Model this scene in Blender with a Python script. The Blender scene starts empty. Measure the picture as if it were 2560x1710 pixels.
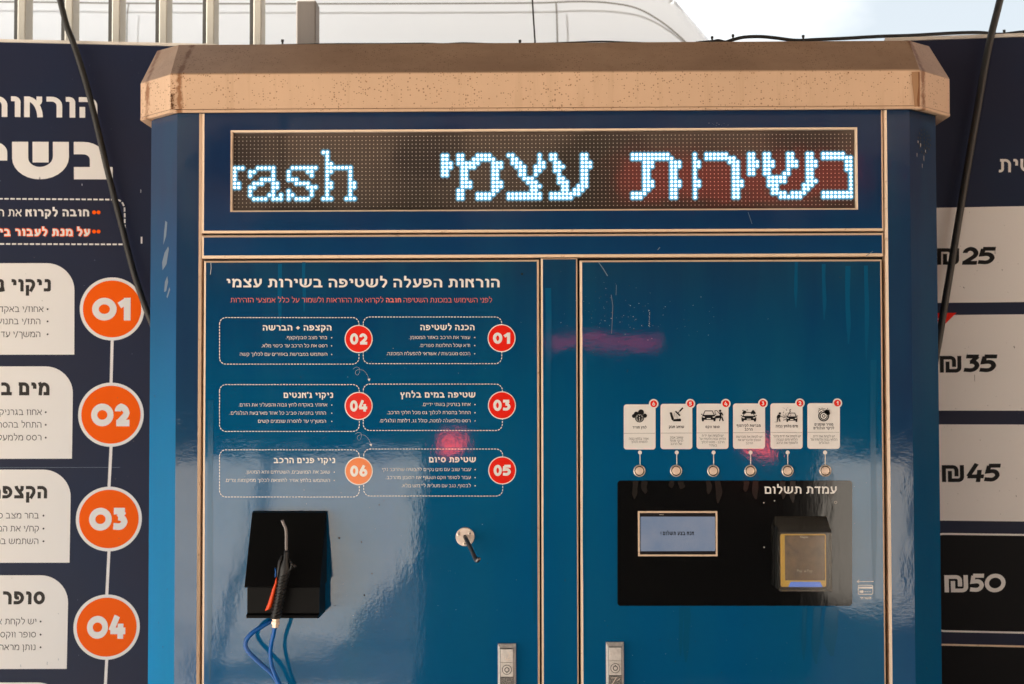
import bpy, bmesh, math, random
from mathutils import Vector, Matrix
R = math.radians
scene = bpy.context.scene
C = scene.collection

# ------------------------------------------------------------------ camera
F = 3556.0                                   # focal length in photograph pixels (2560 wide)
PITCH, YAW, ROLL = 1.83, 1.0, 0.10
CAM = Vector((-0.0114, -2.84, 1.60))
cam_data = bpy.data.cameras.new('camera')
cam_data.sensor_width = 36.0
cam_data.lens = F / 2560 * 36
cam_data.clip_start, cam_data.clip_end = 0.05, 500
cam_data.dof.use_dof = True
cam_data.dof.focus_distance = 2.85
cam_data.dof.aperture_fstop = 5.0
cam = bpy.data.objects.new('camera', cam_data)
C.objects.link(cam)
CM = Matrix.Rotation(R(YAW), 3, 'Z') @ Matrix.Rotation(R(90 + PITCH), 3, 'X') @ Matrix.Rotation(R(-ROLL), 3, 'Z')
cam.matrix_world = Matrix.Translation(CAM) @ CM.to_4x4()
scene.camera = cam

# ------------------------------------------------------------------ world, sun, exposure
SUN_EL, SUN_AZ = 50.0, -95.0                # the sun stands to the left; the bay roof shades the kiosk
EXPOSURE = 2.66
world = bpy.data.worlds.new('World')
scene.world = world
world.use_nodes = True
wn, wl = world.node_tree.nodes, world.node_tree.links
bg = wn['Background']
bg.inputs['Strength'].default_value = 0.05
sky = wn.new('ShaderNodeTexSky')
sky.sky_type = 'NISHITA'
sky.sun_disc = False
sky.sun_elevation = R(SUN_EL)
sky.sun_rotation = R(SUN_AZ)
sky.dust_density = 3.0
sky.air_density = 1.2
wtc = wn.new('ShaderNodeTexCoord')
wnz = wn.new('ShaderNodeTexNoise')
wnz.inputs['Scale'].default_value = 3.4
wnz.inputs['Detail'].default_value = 7
wnz.inputs['Roughness'].default_value = 0.5
wmp = wn.new('ShaderNodeMapping')
wmp.inputs['Location'].default_value = (1.85, 1.15, 2.55)
wmp.inputs['Scale'].default_value = (1, 1, 2.2)
wrp = wn.new('ShaderNodeValToRGB')
wrp.color_ramp.elements[0].position, wrp.color_ramp.elements[1].position = 0.47, 0.60
wrp.color_ramp.elements[0].color = (0, 0, 0, 1)
wmx = wn.new('ShaderNodeMix')
wmx.data_type = 'RGBA'
wl.new(wtc.outputs['Generated'], wmp.inputs['Vector'])
wl.new(wmp.outputs['Vector'], wnz.inputs['Vector'])
wl.new(wnz.outputs['Fac'], wrp.inputs['Fac'])
wl.new(sky.outputs['Color'], wmx.inputs['A'])
wcl = wn.new('ShaderNodeMix'); wcl.data_type = 'RGBA'      # thin haze and brighter cloud
wcl.inputs['A'].default_value = (2.55, 2.68, 2.72, 1); wcl.inputs['B'].default_value = (4.4, 4.35, 4.2, 1)
wl.new(wrp.outputs['Color'], wcl.inputs['Factor'])
wmx.inputs['Factor'].default_value = 0.8
wl.new(wcl.outputs['Result'], wmx.inputs['B'])
wl.new(wmx.outputs['Result'], bg.inputs['Color'])

sd = bpy.data.lights.new('sun', 'SUN')
sd.energy = 5.0
sd.angle = R(0.5)
sd.color = (1.0, 0.97, 0.925)
sun = bpy.data.objects.new('sun', sd)
C.objects.link(sun)
_sv = Vector((math.sin(R(SUN_AZ)) * math.cos(R(SUN_EL)), math.cos(R(SUN_AZ)) * math.cos(R(SUN_EL)), math.sin(R(SUN_EL))))
sun.rotation_euler = (-_sv).to_track_quat('-Z', 'Y').to_euler()
sun.location = _sv * 30
scene.view_settings.view_transform = 'Standard'
scene.view_settings.look = 'None'
scene.view_settings.gamma = 1
scene.view_settings.exposure = EXPOSURE
scene.render.engine = 'CYCLES'
scene.cycles.use_denoising = True
scene.cycles.max_bounces = 8
scene.cycles.diffuse_bounces = 5
scene.cycles.sample_clamp_indirect = 6

# ------------------------------------------------------------------ helpers
random.seed(7)

class Plane:
    """A real plane: origin O, unit axes U (right) and V (up), normal N towards the viewer."""
    def __init__(s, O, U, V):
        s.O, s.U, s.V = Vector(O), Vector(U).normalized(), Vector(V).normalized()
        s.N = s.U.cross(s.V)
    def px(s, x, y):                         # where the sight line through a photograph pixel meets the plane
        d = CM @ Vector(((x - 1280) / F, (855 - y) / F, -1))
        t = (s.O - CAM).dot(s.N) / d.dot(s.N)
        p = CAM + d * t - s.O
        return Vector((p.dot(s.U), p.dot(s.V)))
    def at(s, u, v, d=0.0):
        return s.O + s.U * u + s.V * v + s.N * d
    def scale(s, x, y):
        return (s.px(x + 1, y) - s.px(x, y)).length

def tag(o, label=None, cat=None, group=None, kind=None):
    if label: o['label'] = label
    if cat: o['category'] = cat
    if group: o['group'] = group
    if kind: o['kind'] = kind
    return o

def empty(name, loc, label, cat, group=None):
    o = bpy.data.objects.new(name, None)
    o.empty_display_size = 0.1
    C.objects.link(o)
    o.location = loc
    return tag(o, label, cat, group)

class MB:
    """Collects faces and links them as one mesh object."""
    def __init__(s):
        s.v, s.f, s.m, s.sm = [], [], [], []
    def face(s, pts, m=0, smooth=False):
        b = len(s.v)
        s.v += [Vector(p) for p in pts]
        s.f.append(list(range(b, b + len(pts)))); s.m.append(m); s.sm.append(smooth)
    def grid(s, rows, m=0, smooth=True, close_u=False):
        b = len(s.v); n = len(rows[0])
        for r in rows: s.v += [Vector(p) for p in r]
        for i in range(len(rows) - 1):
            for j in range(n if close_u else n - 1):
                k = (j + 1) % n
                s.f.append([b + i * n + j, b + i * n + k, b + (i + 1) * n + k, b + (i + 1) * n + j]); s.m.append(m); s.sm.append(smooth)
    def box(s, lo, hi, m=0, bevel=0.0, M=None):
        bm = bmesh.new()
        bmesh.ops.create_cube(bm, size=1)
        lo, hi = Vector(lo), Vector(hi)
        for v in bm.verts:
            v.co = Vector([(lo[i] + hi[i]) / 2 + v.co[i] * (hi[i] - lo[i]) for i in range(3)])
        if bevel:
            bmesh.ops.bevel(bm, geom=bm.edges[:], offset=bevel, segments=2, affect='EDGES', profile=0.5)
        s.bm(bm, m, M)
    def bm(s, bm, m=0, M=None, smooth=False):
        b = len(s.v)
        bm.verts.index_update()
        for v in bm.verts: s.v.append((M @ v.co) if M else v.co.copy())
        for f in bm.faces:
            s.f.append([b + v.index for v in f.verts]); s.m.append(m); s.sm.append(smooth)
        bm.free()
    def tube(s, pts, r, n=10, m=0, caps=True):
        pts = [Vector(p) for p in pts]
        rs = r if isinstance(r, (list, tuple)) else [r] * len(pts)
        rows = []; up = None
        for i, p in enumerate(pts):
            t = (pts[min(i + 1, len(pts) - 1)] - pts[max(i - 1, 0)]).normalized()
            if up is None:
                up = Vector((0, 0, 1)) if abs(t.z) < 0.9 else Vector((0, 1, 0))
            a = t.cross(up).normalized(); b2 = a.cross(t).normalized(); up = b2
            rows.append([p + (a * math.cos(2 * math.pi * k / n) + b2 * math.sin(2 * math.pi * k / n)) * rs[i] for k in range(n)])
        s.grid(rows, m, True, True)
        if caps:
            s.face(rows[0][::-1], m); s.face(rows[-1], m)
    def lathe(s, c, axis, prof, n=32, m=0):
        """prof: list of (radius, height along axis)"""
        c, ax = Vector(c), Vector(axis).normalized()
        a = ax.orthogonal().normalized(); b2 = ax.cross(a)
        for i in range(len(prof) - 1):
            (r0, h0), (r1, h1) = prof[i], prof[i + 1]
            mm = m[i] if isinstance(m, (list, tuple)) else m
            q = [[c + ax * h + (a * math.cos(2 * math.pi * k / n) + b2 * math.sin(2 * math.pi * k / n)) * max(r, 1e-5) for k in range(n)] for r, h in ((r0, h0), (r1, h1))]
            s.grid(q, mm, False, True)
    def build(s, name, mats, parent=None, loc=None):
        me = bpy.data.meshes.new(name)
        off = Vector(loc) if loc else Vector((0, 0, 0))
        me.from_pydata([tuple(v - off) for v in s.v], [], s.f)
        if not isinstance(mats, (list, tuple)): mats = [mats]
        for m in mats: me.materials.append(m)
        me.polygons.foreach_set('material_index', s.m)
        me.polygons.foreach_set('use_smooth', s.sm)
        bm = bmesh.new(); bm.from_mesh(me)
        bmesh.ops.remove_doubles(bm, verts=bm.verts, dist=1e-7)
        bm.to_mesh(me); bm.free()
        me.update()
        o = bpy.data.objects.new(name, me)
        C.objects.link(o)
        if loc: o.location = off
        if parent:
            o.parent = parent
            o.matrix_parent_inverse = Matrix.Translation(world_loc(parent)).inverted()
        return o

def world_loc(o):
    # every object here is placed by translation only
    p = Vector(o.location)
    if o.parent:
        return Vector((0, 0, 0)) + p if o.parent.type != 'EMPTY' else p
    return p

def spline(pts, n=8):
    pts = [Vector(p) for p in pts]
    P = [pts[0] * 2 - pts[1]] + pts + [pts[-1] * 2 - pts[-2]]
    out = []
    for i in range(1, len(P) - 2):
        for k in range(n):
            t = k / n
            out.append(0.5 * ((2 * P[i]) + (-P[i-1] + P[i+1]) * t + (2*P[i-1] - 5*P[i] + 4*P[i+1] - P[i+2]) * t*t + (-P[i-1] + 3*P[i] - 3*P[i+1] + P[i+2]) * t**3))
    out.append(pts[-1])
    return out

# ------------------------------------------------------------------ materials
def newmat(name, col, rough=0.5, metal=0.0, spec=0.5):
    m = bpy.data.materials.new(name)
    m.use_nodes = True
    b = m.node_tree.nodes['Principled BSDF']
    b.inputs['Base Color'].default_value = (*col, 1)
    b.inputs['Roughness'].default_value = rough
    b.inputs['Metallic'].default_value = metal
    b.inputs['Specular IOR Level'].default_value = spec
    return m
def nodes(m): return m.node_tree.nodes, m.node_tree.links, m.node_tree.nodes['Principled BSDF']
def noise(m, scale, detail=3, rough=0.5, sc=None, loc=None):
    n, l, b = nodes(m)
    tc = n.new('ShaderNodeTexCoord'); t = n.new('ShaderNodeTexNoise')
    t.inputs['Scale'].default_value = scale; t.inputs['Detail'].default_value = detail; t.inputs['Roughness'].default_value = rough
    if sc or loc:
        mp = n.new('ShaderNodeMapping')
        if sc: mp.inputs['Scale'].default_value = sc
        if loc: mp.inputs['Location'].default_value = loc
        l.new(tc.outputs['Object'], mp.inputs['Vector']); l.new(mp.outputs['Vector'], t.inputs['Vector'])
    else:
        l.new(tc.outputs['Object'], t.inputs['Vector'])
    return t.outputs['Fac']
def ramp(m, fac, stops):
    n, l, b = nodes(m)
    r = n.new('ShaderNodeValToRGB'); e = r.color_ramp.elements
    while len(e) < len(stops): e.new(0.5)
    for i, (p, c) in enumerate(stops):
        e[i].position = p; e[i].color = (*c, 1) if isinstance(c, tuple) else (c, c, c, 1)
    l.new(fac, r.inputs['Fac'])
    return r.outputs['Color']
def mix(m, fac, a, b2, mode='MIX'):
    n, l, b = nodes(m)
    x = n.new('ShaderNodeMix'); x.data_type = 'RGBA'; x.blend_type = mode
    for s, v in (('Factor', fac), ('A', a), ('B', b2)):
        if isinstance(v, (int, float)): x.inputs[s].default_value = v
        elif isinstance(v, tuple): x.inputs[s].default_value = (*v, 1)
        else: l.new(v, x.inputs[s])
    return x.outputs['Result']
def setc(m, out): m.node_tree.links.new(out, nodes(m)[2].inputs['Base Color'])
def setr(m, out): m.node_tree.links.new(out, nodes(m)[2].inputs['Roughness'])
def bump(m, hs, dist=0.001):
    """hs: list of (height socket, strength), chained"""
    n, l, b = nodes(m); prev = None
    for h, st in hs:
        x = n.new('ShaderNodeBump'); x.inputs['Strength'].default_value = st; x.inputs['Distance'].default_value = dist
        l.new(h, x.inputs['Height'])
        if prev: l.new(prev, x.inputs['Normal'])
        prev = x.outputs['Normal']
    l.new(prev, b.inputs['Normal'])
def mathn(m, op, a, b2=0.0, clamp=False):
    n, l, b = nodes(m)
    x = n.new('ShaderNodeMath'); x.operation = op; x.use_clamp = clamp
    for i, v in enumerate((a, b2)):
        if isinstance(v, (int, float)): x.inputs[i].default_value = v
        else: l.new(v, x.inputs[i])
    return x.outputs[0]
def objz(m, axis='Z'):
    n, l, b = nodes(m)
    tc = n.new('ShaderNodeTexCoord'); s = n.new('ShaderNodeSeparateXYZ')
    l.new(tc.outputs['Object'], s.inputs[0])
    return s.outputs[axis]

def vinyl_finish(m, rough=0.028, k=1.0):
    """gloss film: fine orange peel, a slower wobble, uneven gloss"""
    bump(m, [(noise(m, 170, 3, 0.6), 0.042 * k), (noise(m, 38, 3, 0.55, (1, 1, 0.45)), 0.10 * k), (noise(m, 5, 2, 0.5), 0.9 * k)], 0.0010)
    setr(m, ramp(m, noise(m, 9, 5, 0.65, (1, 1, 0.3)), [(0.3, rough * 0.6), (0.75, rough * 1.9)]))

M = {}
# the printed wrap: navy at the top band, running to a clear blue on the doors
def wrap(name, stops, streak=0.25, spec=0.58, k=1.0):
    m = newmat(name, (0.01, 0.06, 0.15), 0.1, 0.0, spec)
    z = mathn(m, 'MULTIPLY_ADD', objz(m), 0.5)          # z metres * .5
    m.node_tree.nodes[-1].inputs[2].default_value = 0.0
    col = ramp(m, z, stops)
    st = ramp(m, noise(m, 3.2, 4, 0.6, (2.2, 2.2, 0.35)), [(0.35, 0.0), (0.7, 1.0)])
    col = mix(m, mathn(m, 'MULTIPLY', st, streak), col, (0.010, 0.125, 0.185))
    dirt = ramp(m, noise(m, 75, 2, 0.5), [(0.735, 0.0), (0.76, 1.0)])
    col = mix(m, mathn(m, 'MULTIPLY', dirt, 0.35), col, (0.05, 0.055, 0.06))
    setc(m, col)
    vinyl_finish(m, 0.028, k)
    return m
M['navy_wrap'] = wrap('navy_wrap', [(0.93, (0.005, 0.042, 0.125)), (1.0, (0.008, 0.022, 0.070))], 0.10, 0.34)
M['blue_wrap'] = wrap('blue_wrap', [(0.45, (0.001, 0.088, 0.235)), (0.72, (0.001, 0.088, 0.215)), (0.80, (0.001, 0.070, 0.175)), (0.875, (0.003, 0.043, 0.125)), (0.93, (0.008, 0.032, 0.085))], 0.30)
M['post_wrap'] = wrap('post_wrap', [(0.50, (0.001, 0.22, 0.50)), (0.75, (0.004, 0.165, 0.40)), (0.88, (0.016, 0.085, 0.22)), (1.02, (0.042, 0.048, 0.105))], 0.25, 0.6, 2.2)  # left post: reflected light is put into this lighter colour
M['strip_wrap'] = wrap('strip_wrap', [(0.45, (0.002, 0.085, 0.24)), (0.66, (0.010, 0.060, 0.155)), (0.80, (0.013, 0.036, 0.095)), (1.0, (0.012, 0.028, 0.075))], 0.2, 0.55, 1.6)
M['post_wrap_dim'] = wrap('right_post_wrap', [(0.50, (0.001, 0.085, 0.20)), (0.75, (0.001, 0.055, 0.14)), (0.93, (0.006, 0.035, 0.10)), (1.1, (0.010, 0.024, 0.07))], 0.2, 0.5, 1.6)  # same film for the right post, its shade put into the colour

def paint_metal(name, col, rust=True):
    m = newmat(name, col, 0.5, 0.0, 0.3)
    c = mix(m, ramp(m, noise(m, 6, 4, 0.6, (1, 1, 0.5)), [(0.3, 0.0), (0.8, 0.45)]), col, tuple(x * 0.72 for x in col))
    if rust:
        n, l, b = nodes(m)
        tc = n.new('ShaderNodeTexCoord')
        v = n.new('ShaderNodeTexVoronoi'); v.inputs['Scale'].default_value = 225
        l.new(tc.outputs['Object'], v.inputs['Vector'])
        sz = ramp(m, noise(m, 11, 4, 0.7), [(0.30, 0.10), (0.74, 0.46)])
        spot = mathn(m, 'LESS_THAN', v.outputs['Distance'], sz)
        pick = mathn(m, 'GREATER_THAN', n.new('ShaderNodeSeparateColor').outputs[0], 0.70)
        sep = [q for q in n if q.bl_idname == 'ShaderNodeSeparateColor'][-1]
        l.new(v.outputs['Color'], sep.inputs[0])
        c = mix(m, mathn(m, 'MULTIPLY', mathn(m, 'MULTIPLY', spot, pick), 0.66), c, (0.17, 0.075, 0.03))
        x = objz(m, 'X'); edge = None
        for cx in (-.724, -.806, .757, .839):
            d = mathn(m, 'ABSOLUTE', mathn(m, 'SUBTRACT', x, cx))
            g_ = mathn(m, 'SUBTRACT', 1.0, mathn(m, 'MULTIPLY', d, 55.0), True)
            edge = g_ if edge is None else mathn(m, 'MAXIMUM', edge, g_)
        er = ramp(m, mathn(m, 'MULTIPLY', edge, noise(m, 48, 5, 0.75)), [(0.30, 0.0), (0.46, 0.85)])
        c = mix(m, er, c, (0.23, 0.085, 0.025))
        st = ramp(m, noise(m, 26, 5, 0.65, (1.6, 1, 0.10)), [(0.54, 0.0), (0.80, 0.32)])
        c = mix(m, st, c, (0.36, 0.20, 0.10))
        v2 = ramp(m, noise(m, 55, 4, 0.7, None, (3, 1, 2)), [(0.68, 0.0), (0.76, 0.7)])
        c = mix(m, v2, c, (0.17, 0.075, 0.03))
    if rust:                                            # grime and painted shade together darken the sloping top
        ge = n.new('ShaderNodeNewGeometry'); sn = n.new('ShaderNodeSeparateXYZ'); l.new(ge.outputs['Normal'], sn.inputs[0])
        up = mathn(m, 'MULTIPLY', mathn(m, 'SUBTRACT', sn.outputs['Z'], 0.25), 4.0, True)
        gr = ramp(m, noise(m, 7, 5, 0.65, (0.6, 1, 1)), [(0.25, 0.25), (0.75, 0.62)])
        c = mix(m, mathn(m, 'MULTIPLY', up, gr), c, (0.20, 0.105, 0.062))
    setc(m, c)
    bump(m, [(noise(m, 160, 3, 0.6), 0.12), (noise(m, 4, 2), 0.5)], 0.001)
    return m
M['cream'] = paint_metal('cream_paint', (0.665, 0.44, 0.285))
M['cream_edge'] = newmat('cream_edge', (0.78, 0.55, 0.36), 0.35)
setc(M['cream_edge'], mix(M['cream_edge'], ramp(M['cream_edge'], noise(M['cream_edge'], 60, 4, 0.7), [(0.60, 0.0), (0.80, 0.9)]), (0.74, 0.55, 0.39), (0.30, 0.13, 0.05)))
M['dark_gap'] = newmat('dark_gap', (0.012, 0.010, 0.009), 0.7)
M['led_board'] = newmat('led_board', (0.044, 0.032, 0.026), 0.06, 0.0, 1.0)
bump(M['led_board'], [(noise(M['led_board'], 22, 2), 0.12), (noise(M['led_board'], 4, 2), 0.5)], 0.001)
M['led_off'] = newmat('led_off', (0.40, 0.35, 0.30), 0.4)
def emit(name, col, st):
    m = newmat(name, tuple(min(1, x) * 0.5 for x in col), 0.4)
    b = nodes(m)[2]
    b.inputs['Emission Color'].default_value = (*col, 1)
    b.inputs['Emission Strength'].default_value = st
    return m
K = 1 / 2 ** EXPOSURE
M['led_core'] = emit('led_core', (0.80, 0.96, 1.0), 3.0 * K)
M['led_lens'] = emit('led_lens', (0.10, 0.42, 0.72), 0.75 * K)
M['led_rim'] = emit('led_rim', (0.07, 0.27, 0.44), 0.75 * K)  # halo rings paint the soft glow around each lit dot
M['led_haze'] = emit('led_haze', (0.035, 0.11, 0.165), 0.75 * K)
M['white_print'] = newmat('white_print', (0.80, 0.76, 0.71), 0.16)
M['board_white'] = newmat('board_white', (0.80, 0.76, 0.72), 0.45, 0.0, 0.25)
M['pink_print'] = newmat('pink_print', (0.75, 0.20, 0.17), 0.16)
M['red_print'] = newmat('red_print', (0.78, 0.018, 0.008), 0.16)
M['orange_print'] = newmat('orange_print', (0.95, 0.115, 0.0), 0.45, 0.0, 0.12)
M['orange_badge'] = newmat('orange_badge', (0.82, 0.20, 0.035), 0.16)
M['black_print'] = newmat('black_print', (0.010, 0.010, 0.010), 0.4, 0.0, 0.15)
M['grey_print'] = newmat('grey_print', (0.040, 0.035, 0.032), 0.4, 0.0, 0.15)
M['gloss_black'] = newmat('gloss_black', (0.005, 0.005, 0.005), 0.07)
bump(M['gloss_black'], [(noise(M['gloss_black'], 300, 2), 0.012), (noise(M['gloss_black'], 30, 3, 0.6, (1, 1, 0.3)), 0.15)], 0.001)
M['satin_black'] = newmat('satin_black', (0.006, 0.006, 0.006), 0.34, 0.0, 0.07)
bump(M['satin_black'], [(noise(M['satin_black'], 300, 2), 0.2)], 0.0005)
M['grip_black'] = newmat('grip_black', (0.012, 0.011, 0.010), 0.45)
M['orange_plastic'] = newmat('orange_plastic', (0.85, 0.075, 0.008), 0.35)
M['blue_hose'] = newmat('blue_hose', (0.003, 0.095, 0.36), 0.32)
M['steel'] = newmat('steel', (0.78, 0.66, 0.56), 0.36, 0.5)
M['nozzle_steel'] = newmat('nozzle_steel', (0.17, 0.15, 0.14), 0.35, 0.5)
M['brass'] = newmat('brass', (0.84, 0.65, 0.51), 0.34, 0.45)
M['dark_steel'] = newmat('dark_steel', (0.16, 0.15, 0.15), 0.38, 1.0)
M['cast'] = newmat('cast_zinc', (0.55, 0.49, 0.43), 0.42, 0.35)
setc(M['cast'], mix(M['cast'], ramp(M['cast'], noise(M['cast'], 160, 4, 0.7), [(0.35, 0.0), (0.8, 1.0)]), (0.74, 0.69, 0.64), (0.52, 0.48, 0.44)))
M['cast_dark'] = newmat('cast_rough', (0.16, 0.15, 0.14), 0.5, 0.4)
setc(M['cast_dark'], mix(M['cast_dark'], ramp(M['cast_dark'], noise(M['cast_dark'], 420, 3, 0.7), [(0.4, 0.0), (0.65, 1.0)]), (0.09, 0.085, 0.08), (0.34, 0.31, 0.28)))
M['screen_on'] = emit('screen_on', (0.15, 0.195, 0.29), 0.9 * K)
b_ = ramp(M['screen_on'], noise(M['screen_on'], 14, 5, 0.6), [(0.3, (0.15, 0.20, 0.29)), (0.7, (0.23, 0.25, 0.31))])
M['screen_on'].node_tree.links.new(b_, nodes(M['screen_on'])[2].inputs['Emission Color'])
nodes(M['screen_on'])[2].inputs['Base Color'].default_value = (.02, .02, .02, 1)
nodes(M['screen_on'])[2].inputs['Roughness'].default_value = .15
M['screen_glass'] = newmat('screen_glass', (0.02, 0.018, 0.02), 0.1)
M['reader_yellow'] = newmat('reader_yellow', (0.95, 0.62, 0.10), 0.4)
for _k, _c, _s in (('reader_yellow', (0.85, 0.50, 0.06), 0.22),):
    nodes(M[_k])[2].inputs['Emission Color'].default_value = (*_c, 1); nodes(M[_k])[2].inputs['Emission Strength'].default_value = _s * K  # weak glow added to brighten the plain bezel plastic
M['reader_screen'] = newmat('reader_screen', (0.12, 0.075, 0.05), 0.22)
nodes(M['reader_screen'])[2].inputs['Emission Color'].default_value = (0.10, 0.06, 0.035, 1)
nodes(M['reader_screen'])[2].inputs['Emission Strength'].default_value = 0.7 * K
bump(M['reader_screen'], [(noise(M['reader_screen'], 320, 4, 0.7), 0.7)], 0.001)
M['reader_light'] = emit('reader_light', (0.12, 0.25, 0.85), 0.9 * K)
M['smoke_plastic'] = bpy.data.materials.new('clear_plastic')
M['smoke_plastic'].use_nodes = True
_n, _l = M['smoke_plastic'].node_tree.nodes, M['smoke_plastic'].node_tree.links
_n.clear()
_t, _g, _f, _x, _o = (_n.new(k) for k in ('ShaderNodeBsdfTransparent', 'ShaderNodeBsdfGlossy', 'ShaderNodeFresnel', 'ShaderNodeMixShader', 'ShaderNodeOutputMaterial'))
_t.inputs[0].default_value = (0.93, 0.91, 0.86, 1); _g.inputs['Roughness'].default_value = 0.12; _f.inputs[0].default_value = 1.5
_d = _n.new('ShaderNodeBsdfDiffuse'); _d.inputs[0].default_value = (.5, .45, .38, 1); _y = _n.new('ShaderNodeMixShader'); _y.inputs[0].default_value = 0.09; _l.new(_t.outputs[0], _y.inputs[1]); _l.new(_d.outputs[0], _y.inputs[2])
_l.new(_f.outputs[0], _x.inputs[0]); _l.new(_y.outputs[0], _x.inputs[1]); _l.new(_g.outputs[0], _x.inputs[2]); _l.new(_x.outputs[0], _o.inputs[0])
setc(M['reader_screen'], mix(M['reader_screen'], ramp(M['reader_screen'], noise(M['reader_screen'], 45, 5, 0.7), [(0.35, 0.0), (0.7, 1.0)]), (0.075, 0.05, 0.035), (0.24, 0.15, 0.09)))  # bronze mottling and weak emission stand in for glare
M['reader_print'] = newmat('reader_print', (0.45, 0.40, 0.34), 0.3)
M['navy_board'] = newmat('navy_board', (0.015, 0.024, 0.058), 0.45, 0.0, 0.22)
setc(M['navy_board'], mix(M['navy_board'], ramp(M['navy_board'], noise(M['navy_board'], 2.3, 3), [(0.35, 0.0), (0.7, 1.0)]), (0.010, 0.019, 0.050), (0.018, 0.019, 0.040)))
M['black_board'] = newmat('black_board', (0.007, 0.007, 0.008), 0.5, 0.0, 0.12)
M['white_strip'] = newmat('white_strip', (0.72, 0.66, 0.58), 0.5)
M['hose_black'] = newmat('hose_black', (0.020, 0.018, 0.015), 0.5)
M['slat'] = newmat('slat_paint', (0.50, 0.46, 0.38), 0.5)
M['slat_edge'] = newmat('slat_edge', (0.055, 0.05, 0.042), 0.6)
M['post_paint'] = newmat('post_paint', (0.17, 0.14, 0.115), 0.6)
setc(M['post_paint'], mix(M['post_paint'], noise(M['post_paint'], 9, 4, 0.6, (3, 3, .3)), (0.21, 0.175, 0.145), (0.12, 0.10, 0.085)))
M['van_white'] = newmat('van_white', (0.76, 0.79, 0.82), 0.25)
M['van_seam'] = newmat('van_seam', (0.20, 0.19, 0.17), 0.6)
M['rubber'] = newmat('rubber', (0.02, 0.02, 0.02), 0.8)
M['car_glass'] = newmat('car_glass', (0.01, 0.012, 0.014), 0.03)
M['concrete'] = newmat('concrete', (0.42, 0.36, 0.29), 0.85)
setc(M['concrete'], mix(M['concrete'], ramp(M['concrete'], noise(M['concrete'], 0.7, 6, 0.6), [(0.3, 0.0), (0.75, 1.0)]), (0.55, 0.495, 0.43), (0.42, 0.375, 0.32)))
M['wet_floor'] = newmat('wet_floor', (0.10, 0.09, 0.08), 0.45)
M['canopy'] = newmat('canopy_sheet', (0.022, 0.018, 0.015), 0.9, 0.0, 0.03)
M['tan_wall'] = newmat('tan_plaster', (0.50, 0.33, 0.225), 0.9)
M['brown_wall'] = newmat('brown_panel', (0.36, 0.25, 0.17), 0.7)
M['leaf'] = newmat('leaf', (0.022, 0.028, 0.014), 0.8, 0.0, 0.1)
M['bark'] = newmat('bark', (0.08, 0.055, 0.04), 0.8)
M['car_dark'] = newmat('car_paint', (0.02, 0.02, 0.025), 0.2)
M['red_fascia'] = emit('red_fascia', (1.0, 0.06, 0.04), 0.48 * K)
M['brake_light'] = emit('brake_light', (1.0, 0.02, 0.12), 3.2 * K)
M['tail_light'] = emit('tail_light', (1.0, 0.05, 0.02), 20 * K)

# ------------------------------------------------------------------ flat print: shapes laid on a plane
def rpath(pts, seg=7):
    """polyline with rounded corners: (x, y[, r])"""
    out = []
    for i, p in enumerate(pts):
        x, y = p[0], p[1]; r = p[2] if len(p) > 2 else 0
        if r <= 0 or i == 0 or i == len(pts) - 1:
            out.append(Vector((x, y))); continue
        P = Vector((x, y)); a = Vector(pts[i-1][:2]) - P; b = Vector(pts[i+1][:2]) - P
        la, lb = a.length, b.length
        if la < 1e-6 or lb < 1e-6: out.append(P); continue
        a /= la; b /= lb
        ang = a.angle(b)
        d = min(r / max(math.tan(ang / 2), 1e-3), la * 0.98, lb * 0.98)
        s, e = P + a * d, P + b * d
        for k in range(seg + 1):
            t = k / seg
            # quadratic-ish circle blend
            w = 0.55 + 0.45 * 0
            c1, c2 = s + (P - s) * 0.55, e + (P - e) * 0.55
            out.append(s * (1-t)**3 + c1 * 3 * t * (1-t)**2 + c2 * 3 * t*t * (1-t) + e * t**3)
    res = [out[0]]
    for p in out[1:]:
        if (p - res[-1]).length > 1e-6: res.append(p)
    return res
def ell(cx, cy, rx, ry, n=36, a0=0, a1=360):
    return [Vector((cx + rx * math.cos(R(a0 + (a1 - a0) * k / n)), cy + ry * math.sin(R(a0 + (a1 - a0) * k / n)))) for k in range(n + 1)]

def stroke_quads(path, w, closed=False):
    """one rectangle per segment plus a mitred wedge on the outside of every joint"""
    n = len(path); q = []; h = w / 2
    segs = [(path[i], path[(i + 1) % n]) for i in range(n if closed else n - 1)]
    segs = [(a, b) for a, b in segs if (b - a).length > 1e-7]
    nor = []
    for a, b in segs:
        d = (b - a).normalized(); nn = Vector((-d.y, d.x)) * h; nor.append(nn)
        q.append([a - nn, b - nn, b + nn, a + nn])
    m = len(segs)
    for i in range(m if closed else m - 1):
        j = (i + 1) % m; p = segs[i][1]; n1, n2 = nor[i], nor[j]
        cr_ = n1.x * n2.y - n1.y * n2.x
        if abs(cr_) < 1e-9 * h: continue
        if cr_ > 0: n1, n2 = -n1, -n2
        mm = n1 + n2
        if mm.length < 1e-9: continue
        mm.normalize(); c = mm.dot(n1) / h
        if c > .42: q.append([p, p + n1, p + mm * (h / c), p + n2])
        else: q.append([p, p + n1, p + n2])
    return q

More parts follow.
